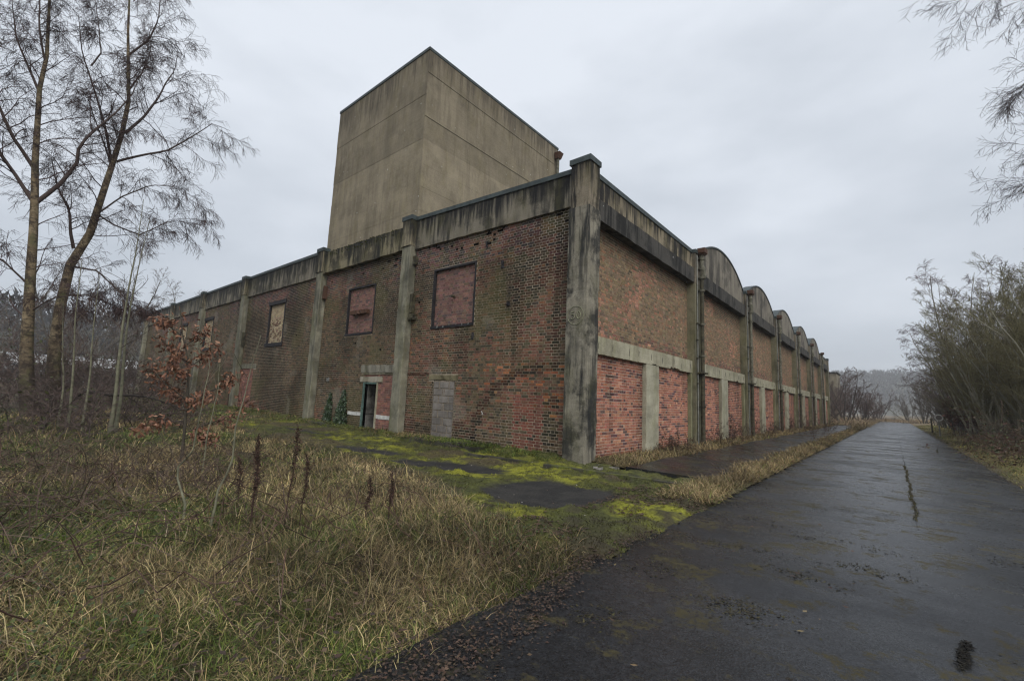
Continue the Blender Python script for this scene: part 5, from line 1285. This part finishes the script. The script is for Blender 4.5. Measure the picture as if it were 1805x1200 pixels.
# bushes beyond the far end of the warehouse
G_L = 'bushes beyond the warehouse'
BLV = WLEV()
shrub('hawthorn_bush', 'big bare bush just beyond the far end of the warehouse', (.4, 64), 10, .6, 6.6, (.1, .9), .09, BLV, (.08, .07, .06), [(.13, .09, .078), (.12, .085, .075)], 821, G_L, rmin=.008)
hb = bpy.data.objects['hawthorn_bush']
copy_thing(hb, 'rounded bare bush nearest the far road on the left', 1.6, 74, 1.3, .8)
copy_thing(hb, 'tall bare bush against the far concrete block', -2.6, 70, 2.9, 1.25)
copy_thing(hb, 'lowest bare bush at the far left road bend', 2.2, 90, 4.2, .8)
copy_thing(hb, 'bare bush closing the view at the left road end', 3.0, 108, .6, .9)
copy_thing(hb, 'bare bush filling in behind the biggest one past the warehouse', -1.0, 80, 5.0, 1.2)
# russet beech shrub and brambles on the right bank
shrub('beech_shrub', 'russet leaved beech shrub behind the round road sign', (8.9, 36.2), 9, .5, 2.6, (.2, .9), .03, [BLV[0], BLV[1]], (.07, .06, .05), [(.08, .055, .045)], 831, None, rmin=.008, leaf=([(.13, .05, .035), (.10, .042, .032), (.16, .065, .04)], .075), nleaf=2600)
for k, (bx, by, hh, lab) in enumerate([(9.8, 11.5, 1.7, 'bramble mound nearest the right picture edge'), (10.0, 15.0, 1.8, 'bramble mound behind the nearest one on the right bank'), (9.7, 18.8, 1.5, 'low bramble mound in the middle of the right bank'), (9.9, 23.0, 1.5, 'far bramble mound under the willows')]):
    shrub('bramble_mound', lab, (bx, by), 34, .9, hh * 1.7, (.5, 1.25), .008, [dict(nc=8, tr=(.15, 1), ang=(.4, 1.1), Ls=(.25, .5), npts=5, droop=.7, wig=.18, rf=.7, lmin=.2), dict(nc=4, tr=(.2, 1), ang=(.4, 1.1), Ls=(.3, .6), npts=3, droop=.5, wig=.2, rf=.8, lmin=.1)],
          (.10, .06, .05), [(.10, .06, .05), (.12, .075, .055)], 840 + k, 'brambles on the right bank', up=-1.6, rmin=.004, leaf=([(.05, .065, .022), (.075, .055, .03), (.11, .06, .042), (.06, .08, .028)], .045), nleaf=2600, wig=.12)
# overhanging birch just outside the picture on the right
tree('birch_tree', 'birch boughs hanging in from beyond the upper right picture edge', [
    ([(11.2, 6.5, 0), (11.1, 6.6, 4), (10.9, 6.7, 8), (10.8, 6.8, 12), (10.6, 6.9, 15)], .2, .05),
    ([(10.9, 6.7, 7.6), (10.1, 6.9, 8.9), (9.2, 7.0, 9.7), (8.4, 7.05, 9.9), (7.9, 7.1, 9.6)], .06, .012), ([(10.8, 6.8, 10.5), (9.8, 7.1, 12.0), (8.8, 7.2, 12.9), (7.9, 7.2, 13.0), (7.3, 7.2, 12.7)], .06, .012),
    ([(10.95, 6.7, 6.4), (10.2, 7.2, 7.6), (9.3, 7.4, 8.2), (8.6, 7.4, 8.3), (8.2, 7.4, 8.0)], .05, .012), ([(10.8, 6.8, 11.5), (10.0, 6.4, 13.0), (9.2, 6.2, 13.7), (8.4, 6.1, 13.6)], .05, .012),
    ([(10.85, 6.75, 9.4), (9.9, 6.4, 10.8), (9.0, 6.3, 11.5), (8.2, 6.3, 11.4)], .05, .012), ([(11.0, 6.6, 5.6), (10.3, 6.7, 6.9), (9.4, 6.8, 7.5), (8.5, 6.9, 7.4), (7.9, 6.9, 6.9)], .05, .012), ([(10.9, 6.7, 8.2), (10.0, 7.4, 9.6), (9.1, 7.7, 10.2), (8.3, 7.8, 10.1)], .05, .012)],
    23, [dict(nc=15, tr=(.4, 1.0), ang=(.5, 1.2), Ls=(.25, .45), npts=6, droop=.25, wig=.2, rf=.35, lmin=.7, shrink=.2, lmax=1.9, rmax=.014), dict(nc=9, tr=(.15, 1.0), ang=(.4, 1.2), Ls=(.35, .6), npts=5, droop=.6, wig=.2, rf=.5, lmin=.3, shrink=.3, lmax=.8), dict(nc=8, tr=(.1, 1.0), ang=(.3, 1.1), Ls=(.4, .8), npts=2, droop=.3, wig=.22, rf=.6, lmin=.12)], (.05, .034, .034), (1, 1, 1), rmin=.0034)

# scrub round the birches on the left
G_S = 'scrub round the birches'
SC = [dict(nc=8, tr=(.2, 1), ang=(.4, 1.1), Ls=(.25, .5), npts=5, droop=.1, wig=.16, rf=.6, lmin=.3), dict(nc=6, tr=(.2, 1), ang=(.4, 1.1), Ls=(.3, .6), npts=4, droop=.15, wig=.16, rf=.7, lmin=.15)]
for k, (bx, by, n, hh, lab) in enumerate([(-12.0, -8.2, 26, 1.7, 'tangled purple brown scrub at the left picture edge'), (-13.5, -6.4, 24, 1.6, 'low tangled scrub at the foot of the birches'), (-17.5, -8.3, 20, 2.6, 'tall dark scrub behind the straight birch'), (-18.5, -5.2, 18, 2.4, 'dark scrub behind the crooked birch towards the warehouse'),
                                           (-22, -3.6, 16, 3.0, 'bare thorn scrub in front of the far end of the wall'), (-26, -6.0, 16, 4.0, 'tall bare thorn scrub far behind the birches'), (-11.2, -5.6, 20, 1.1, 'low bramble tangle right of the saplings'), (-9.0, -8.0, 24, 1.0, 'bramble tangle in the left foreground grass')]):
    if k in (0, 2, 4, 6): sb_ = shrub('scrub_bush', lab, (bx, by), n, 1.1, hh, (.2, 1.2), .014, SC, (.09, .07, .062), [(.10, .075, .066), (.11, .08, .07)], 860 + k, G_S, up=-.3, rmin=.0055, leaf=([(.05, .06, .02), (.07, .075, .025)], .04), nleaf=250, wig=.14)
    else: copy_thing(sb_, lab, bx, by, 2.0 + k, {1: 1.0, 3: .95, 5: 1.3, 7: .95}[k])
SB = [o for o in bpy.data.objects if o.get('group') == G_S and o.name.startswith('scrub_bush')]
for k, (bx, by, s_, lab) in enumerate([(-24, -9.0, 1.5, 'tall thorn scrub behind the straight birch, at the picture edge'), (-28, -7.6, 1.7, 'tall thorn scrub seen between the birch trunks'), (-31, -3.8, 1.6, 'thorn scrub behind the crooked birch, before the white shed'), (-35, -6.4, 1.9, 'farthest thorn scrub in front of the white shed'), (-27, -2.4, 1.3, 'thorn scrub close to the wall end behind the saplings'), (-38, -1.6, 1.5, 'thorn scrub at the corner of the far wall end'), (-34, -10, 1.9, 'back row thorn scrub at the left picture edge')]):
    copy_thing(SB[2 + (k % 4)], lab, bx, by, 1.1 * k, s_)
# dead fallen bough beside the birches
mb = MB(); P = np.array([(-14.2, -6.6, 1.05), (-13.2, -6.1, .95), (-12.2, -5.6, 1.0), (-11.4, -5.1, .85), (-10.8, -4.7, .6)]); r = np.random.default_rng(5)
p, rad = grow(r, resample(P, 9)[None], np.linspace(.05, .012, 9)[None], nc=9, tr=(.2, 1), ang=(.5, 1.2), Ls=(.2, .4), npts=5, droop=.1, wig=.15, rf=.5)
mb.tubes(resample(P, 9), np.linspace(.05, .012, 9), 7, (.03, .024, .02)); mb.tubes(p, rad, 4, (.035, .027, .022)); mb.tubes([(-14.2, -6.6, 1.05), (-14.9, -6.9, .5), (-15.3, -7.2, .1)], [.05, .055, .06], 7, (.03, .024, .02))
tag(mb.build('fallen_bough', M_TWIG), 'dark fallen bough lying level beside the birch trunks', 'branch')

# line of bare trees across the field behind the birches
for k, (bx, by, hh, lab) in enumerate([(-58, -14, 12, 'far bare tree at the left picture edge'), (-62, -8.5, 13, 'far bare tree seen behind the straight birch'), (-60, -3.5, 12, 'far bare tree seen between the two birches'), (-66, 1.5, 14, 'far bare tree seen right of the crooked birch'), (-63, 6, 13, 'far bare tree behind the saplings'), (-70, 11, 15, 'far bare tree nearest the end of the warehouse')]):
    if k < 2: ft_ = shrub('field_tree', lab, (bx, by), 4, .6, hh, (.05, .45), .16, WLEV(), (.09, .08, .07), GR, 880 + k, 'bare trees across the field', 'tree', rmin=.010)
    else: copy_thing(ft_, lab, bx, by, k * 1.7, hh / 13.0)

# weeds and small shrubs at the wall foot along the road
for k, (bx, by, hh, lab) in enumerate([(.15, 5.2, .75, 'dead weed clump at the second infill panel'), (.25, 9.4, 1.0, 'bare red twigged shrub by the first downpipe'), (.3, 12.0, 1.2, 'bare shrub before the second bay pier'), (.3, 16.4, 1.0, 'bare weed shrub by the second downpipe'), (.3, 21, 1.0, 'bare weed shrub in the third bay'), (.35, 27, 1.2, 'bare weed shrub in the fourth bay'), (2.3, 17.0, 1.6, 'upright bare shrub growing on the path edge'), (.2, 4.4, .5, 'small weed at the foot of the first pier')]):
    shrub('weed_shrub', lab, (bx, by), 12, .35, hh, (.1, .9), .009, [dict(nc=7, tr=(.2, 1), ang=(.3, .9), Ls=(.25, .5), npts=4, droop=-.1, wig=.12, rf=.6, lmin=.12), dict(nc=4, tr=(.2, 1), ang=(.3, .9), Ls=(.3, .6), npts=3, droop=0, wig=.12, rf=.8, lmin=.08)], (.06, .038, .032), [(.075, .048, .038)], 900 + k, 'weeds at the wall foot', rmin=.004, leaf=([(.09, .07, .035), (.12, .08, .045)], .025), nleaf=160)
for k, (bx, by, lab) in enumerate([(2.75, 1.5, 'heap of dark dead twigs on the near road verge'), (2.75, 4.2, 'heap of dark dead twigs farther along the road verge')]):
    shrub('twig_clump', lab, (bx, by), 14, .25, .45, (.3, 1.3), .007, [dict(nc=5, tr=(.2, 1), ang=(.3, .9), Ls=(.3, .5), npts=4, droop=0, wig=.15, rf=.7, lmin=.08)], (.05, .03, .026), [(.05, .03, .026)], 920 + k, 'twig clumps on the verge', rmin=.003)

# ivy climbing the wall beside the doorway
M_IVY = mat_attr('ivy_leaf', .35, 30, .3, 0, .004, .5)
for k, (x0, wd, hh, lab) in enumerate([(-11.75, .55, 1.15, 'narrow ivy cone climbing the wall, farther from the doorway'), (-10.75, .85, 1.3, 'broad ivy cone climbing the wall, nearer the doorway')]):
    t = thing('ivy', lab, 'ivy', 'ivy on the wall'); r = np.random.default_rng(940 + k); n = 900
    v = r.random(n) ** 1.3; hgt = v * hh; half = wd * .5 * (1 - v) ** .8 + .04; u = r.uniform(-1, 1, n) * half; dpt = r.uniform(.02, .16, n) * (1 - .6 * v)
    c = np.stack([x0 + u + .1 * v, YB - dpt, .12 + hgt], 1); s_ = r.uniform(.03, .055, n)[:, None]
    a = r.uniform(0, 6.28, n); d1 = np.stack([np.cos(a), r.normal(0, .35, n), np.sin(a)], 1); d2 = np.stack([-np.sin(a), r.normal(0, .35, n), np.cos(a)], 1)
    V = np.stack([c - d1 * s_, c - d2 * s_ * .8 + d1 * s_ * .1, c + d1 * s_ * 1.1, c + d2 * s_ * .8 + d1 * s_ * .1], 1)
    MB().add(V.reshape(-1, 3), np.arange(n * 4).reshape(-1, 4), None, np.repeat(pal(r, n, [(.03, .055, .022), (.045, .075, .03), (.07, .10, .05), (.13, .16, .11)], [4, 4, 2, 1]), 4, 0)).build('foliage', M_IVY, t, kind='stuff')
    P, R = stems(r, (x0, YB - .02, 0), 5, .1, hh, (0, .25), .012, up=.5); P[:, :, 1] = YB - .02; MB().tubes(P, R, 5, (.06, .05, .035)).build('stem', M_TWIG, t)

# brambles and leafy weeds low in the foreground
mb = MB(); r = np.random.default_rng(951); n = 330
x, y = scatter(n, -13, .8, -9.2, -5.6, .5, lambda a_, b_: in_rough(a_, b_) & (b_ < -5.2 - .10 * (a_ + 13) ) & (vn(a_, b_, .45, 953, 3) > .44)); a = r.uniform(0, 6.28, n); Ln = r.uniform(.3, 1.0, n); z0 = gheight(x, y)
hh_ = r.uniform(.12, .5, n); P = np.stack([np.stack([x + np.cos(a) * Ln * t + .06 * np.sin(t * 5 + a * 3), y + np.sin(a) * Ln * t + .05 * np.cos(t * 4 + a), z0 + hh_ * np.sin(np.pi * (.12 + .8 * t)) + .02], 1) for t in np.linspace(0, 1, 7)], 1)
mb.tubes(P, np.broadcast_to(np.linspace(.005, .002, 7), (n, 7)) * r.uniform(.6, 1.2, (n, 1)), 3, tcol(r, n, (.10, .07, .055), .35))
p_, rad_ = grow(r, P, np.full((n, 7), .003), nc=4, tr=(.2, .95), ang=(.4, 1.1), Ls=(.2, .45), npts=3, droop=.1, wig=.15, rf=.7); mb.tubes(p_, rad_, 3, tcol(r, len(p_), (.13, .095, .072), .35))
r = np.random.default_rng(950); n = 90
x, y = scatter(n, -6, 2.6, -8.9, -5.2, 1.0, in_rough); a = r.uniform(0, 6.28, n); Ln = r.uniform(.6, 1.6, n); z0 = gheight(x, y) + .03
tt = np.linspace(0, 1, 8); P = np.stack([np.stack([x + np.cos(a) * Ln * t + .05 * np.sin(t * 4 + a), y + np.sin(a) * Ln * t, z0 + (.1 + .22 * r.random(n)) * np.sin(np.pi * min(1, t * 1.05)) + .04], 1) for t in tt], 1)
kp = P[:, :, 0].max(1) < ROAD_L - .25; P = P[kp]; n = len(P)
mb.tubes(P, np.broadcast_to(np.linspace(.005, .0025, 8), (n, 8)) * r.uniform(.6, 1.2, (n, 1)), 4, tcol(r, n, (.085, .05, .04), .3))
mb.build('bramble_canes', M_TWIG, None, kind='stuff')
mb = MB(); n = 2600; x, y = scatter(n, -8, 2.7, -9.0, -4.5, 1.1, lambda a_, b_: in_rough(a_, b_) & (vn(a_, b_, .8, 961, 3) > .53)); z = gheight(x, y) + r.uniform(.03, .2, n); s_ = r.uniform(.007, .018, n)[:, None]
c = np.stack([x, y, z], 1); a = r.uniform(0, 6.28, n); d1 = np.stack([np.cos(a), np.sin(a), r.normal(0, .4, n)], 1); d2 = np.stack([-np.sin(a), np.cos(a), r.normal(0, .4, n)], 1)
V = np.stack([c - d1 * s_, c - d2 * s_ * .7 + d1 * s_ * .1, c + d1 * s_ * 1.2, c + d2 * s_ * .7 + d1 * s_ * .1], 1)
mb.add(V.reshape(-1, 3), np.arange(n * 4).reshape(-1, 4), None, np.repeat(pal(r, n, [(.04, .058, .018), (.055, .08, .022), (.075, .10, .025), (.14, .145, .03)], [4, 4, 2, .5]), 4, 0))
mb.build('low_leafy_weeds', M_LEAF, None, kind='stuff')

# rubble at the foot of the corner pillar
for k in range(5):
    x, y = .12 + .13 * k + rng.normal(0, .05), .1 + rng.normal(0, .12) - .12
    o = slab((x, y, .02), (x + rng.uniform(.1, .2), y + rng.uniform(.06, .12), .02 + rng.uniform(.03, .06)), .015).build('rubble_piece', M_BLOCK)
    tag(o, ['broken concrete fragment lying closest to the corner pillar foot', 'second broken concrete fragment out from the corner pillar', 'middle fragment of the small rubble row by the corner pillar', 'fourth concrete fragment of the rubble row by the corner pillar', 'concrete fragment of the rubble row farthest from the corner pillar'][k], 'rubble', 'rubble at the corner pillar')

# round road sign on a post
sg = thing('road_sign', 'small round pale sign on a thin post beside the right verge', 'sign')
sx, sy = 7.75, 36.0
MB().tubes([(sx, sy, 0), (sx, sy, 1.5)], [.05, .05], 8).build('post', M_METAL, sg)
th = np.linspace(0, 2 * np.pi, 25)[:-1]
def disc(rad, y0, y1, mat, nm, rin=0):
    V = [(sx + rad * math.cos(t), y0, 1.32 + rad * math.sin(t)) for t in th] + [(sx + rad * math.cos(t), y1, 1.32 + rad * math.sin(t)) for t in th] + [(sx, y0, 1.32)]
    MB().add(V, [(j, (j + 1) % 24, 24 + (j + 1) % 24, 24 + j) for j in range(24)], [(48, (j + 1) % 24, j) for j in range(24)]).build(nm, mat, sg)
disc(.24, sy - .08, sy - .06, M_WHITE, 'rim'); disc(.165, sy - .084, sy - .078, simple('sign_face_faded', (.16, .14, .12), .6, 0, .2, 5), 'face')
pt = thing('marker_post', 'short dark post in the grass left of the round sign', 'post'); MB().tubes([(7.7, 43, 0), (7.66, 43, 1.2)], [.06, .06], 6, cap=True).build('post', M_PIPEDK, pt)

# far things: concrete block beyond the warehouse, white shed across the field
fb = thing('concrete_block_house', 'pale concrete block tower beyond the far end of the warehouse', 'building')
part('wall', MB().box((-8, 78, -.2), (-1.3, 84, 7.4)), M_TOWER, fb, (.9, .9, .9)); part('roof', MB().box((-8.15, 77.85, 7.402), (-1.15, 84.15, 7.6)), M_PARAPET, fb)
ws = thing('white_shed', 'long low white shed seen across the field through the birches', 'building')
part('wall', MB().box((-118, -26, -.2), (-104, 13, 3.45)), simple('shed_wall_grey', (.2, .2, .2), .8), ws)
part('fascia', MB().box((-118.2, -26.2, 3.452), (-103.8, 13.2, 4.85)), simple('shed_white_cladding', (.72, .74, .76), .5, 0, .08, 1), ws)
part('roof', MB().hexa([(-118.4, -26.4, 4.852), (-103.6, -26.4, 4.852), (-103.6, 13.4, 4.852), (-118.4, 13.4, 4.852), (-111.2, -26.4, 5.3), (-110.8, -26.4, 5.3), (-110.8, 13.4, 5.3), (-111.2, 13.4, 5.3)]), simple('shed_roof', (.45, .46, .47), .6), ws)
for q in range(8): part('window', MB().box((-104, -24 + q * 4.6, 1.0), (-103.95, -21.6 + q * 4.6, 2.3)), M_BLACK, ws)

# distant bare woods on the hills
def wood(name, n, fx, hz, hmin, hmax, seed):
    r = np.random.default_rng(seed); x, y = fx(r, n); z = hz(x, y); k = 19
    h = r.uniform(hmin, hmax, n); idx = np.repeat(np.arange(n), k); m = n * k
    v = r.uniform(.25, 1, m); rad = h[idx] * .32 * np.sqrt(np.clip(1 - ((v - .6) / .42) ** 2, .02, 1)) * np.sqrt(r.random(m)); a = r.uniform(0, 6.28, m)
    c = np.stack([x[idx] + rad * np.cos(a), y[idx] + rad * np.sin(a), z[idx] + v * h[idx]], 1)
    s_ = (h[idx] * r.uniform(.09, .18, m))[:, None]; d = np.stack([.5 * np.cos(a), .5 * np.sin(a), r.uniform(.5, 1.2, m)], 1); e = r.normal(0, .28, (m, 3))
    V = np.stack([c - e * s_, c + e * s_, c + d * s_ * 1.4], 1)
    mb = MB(); mb.add(V.reshape(-1, 3), None, np.arange(m * 3).reshape(-1, 3), np.repeat(tcol(r, m, (.034, .030, .026), .3), 3, 0))
    P = np.stack([np.stack([x, y, z - .5], 1), np.stack([x, y, z + h * .55], 1)], 1); mb.tubes(P, np.broadcast_to(np.array([.18, .05]), (n, 2)), 3, (.06, .05, .04))
    return mb.build(name, M_TWIG, None, kind='stuff')
wood('distant_wood', 2600, lambda r, n: (r.uniform(-200, 330, n), r.uniform(560, 790, n)), hz1, 9, 15, 1)
wood('distant_wood', 1900, lambda r, n: (r.uniform(-310, -160, n), r.uniform(-120, 210, n)), hz2, 6, 10, 2)
wood('far_hedge', 160, lambda r, n: (r.uniform(-95, -75, n), r.uniform(-35, 30, n)), lambda x, y: x * 0, 2.5, 4.2, 3)

# ------------------------------------------------------------------ mist
mh, nth, bh = newmat('haze_air'); nth.nodes.remove(bh)
pv = nth.nodes.new('ShaderNodeVolumePrincipled'); pv.inputs['Color'].default_value = (.93, .96, 1.0, 1); pv.inputs['Density'].default_value = .00075; pv.inputs['Anisotropy'].default_value = .2
nth.links.new(pv.outputs[0], nth.nodes['Material Output'].inputs['Volume'])
MB().box((-1150, -1150, -2.2), (1150, 1150, 75)).build('haze', mh, None, kind='stuff')
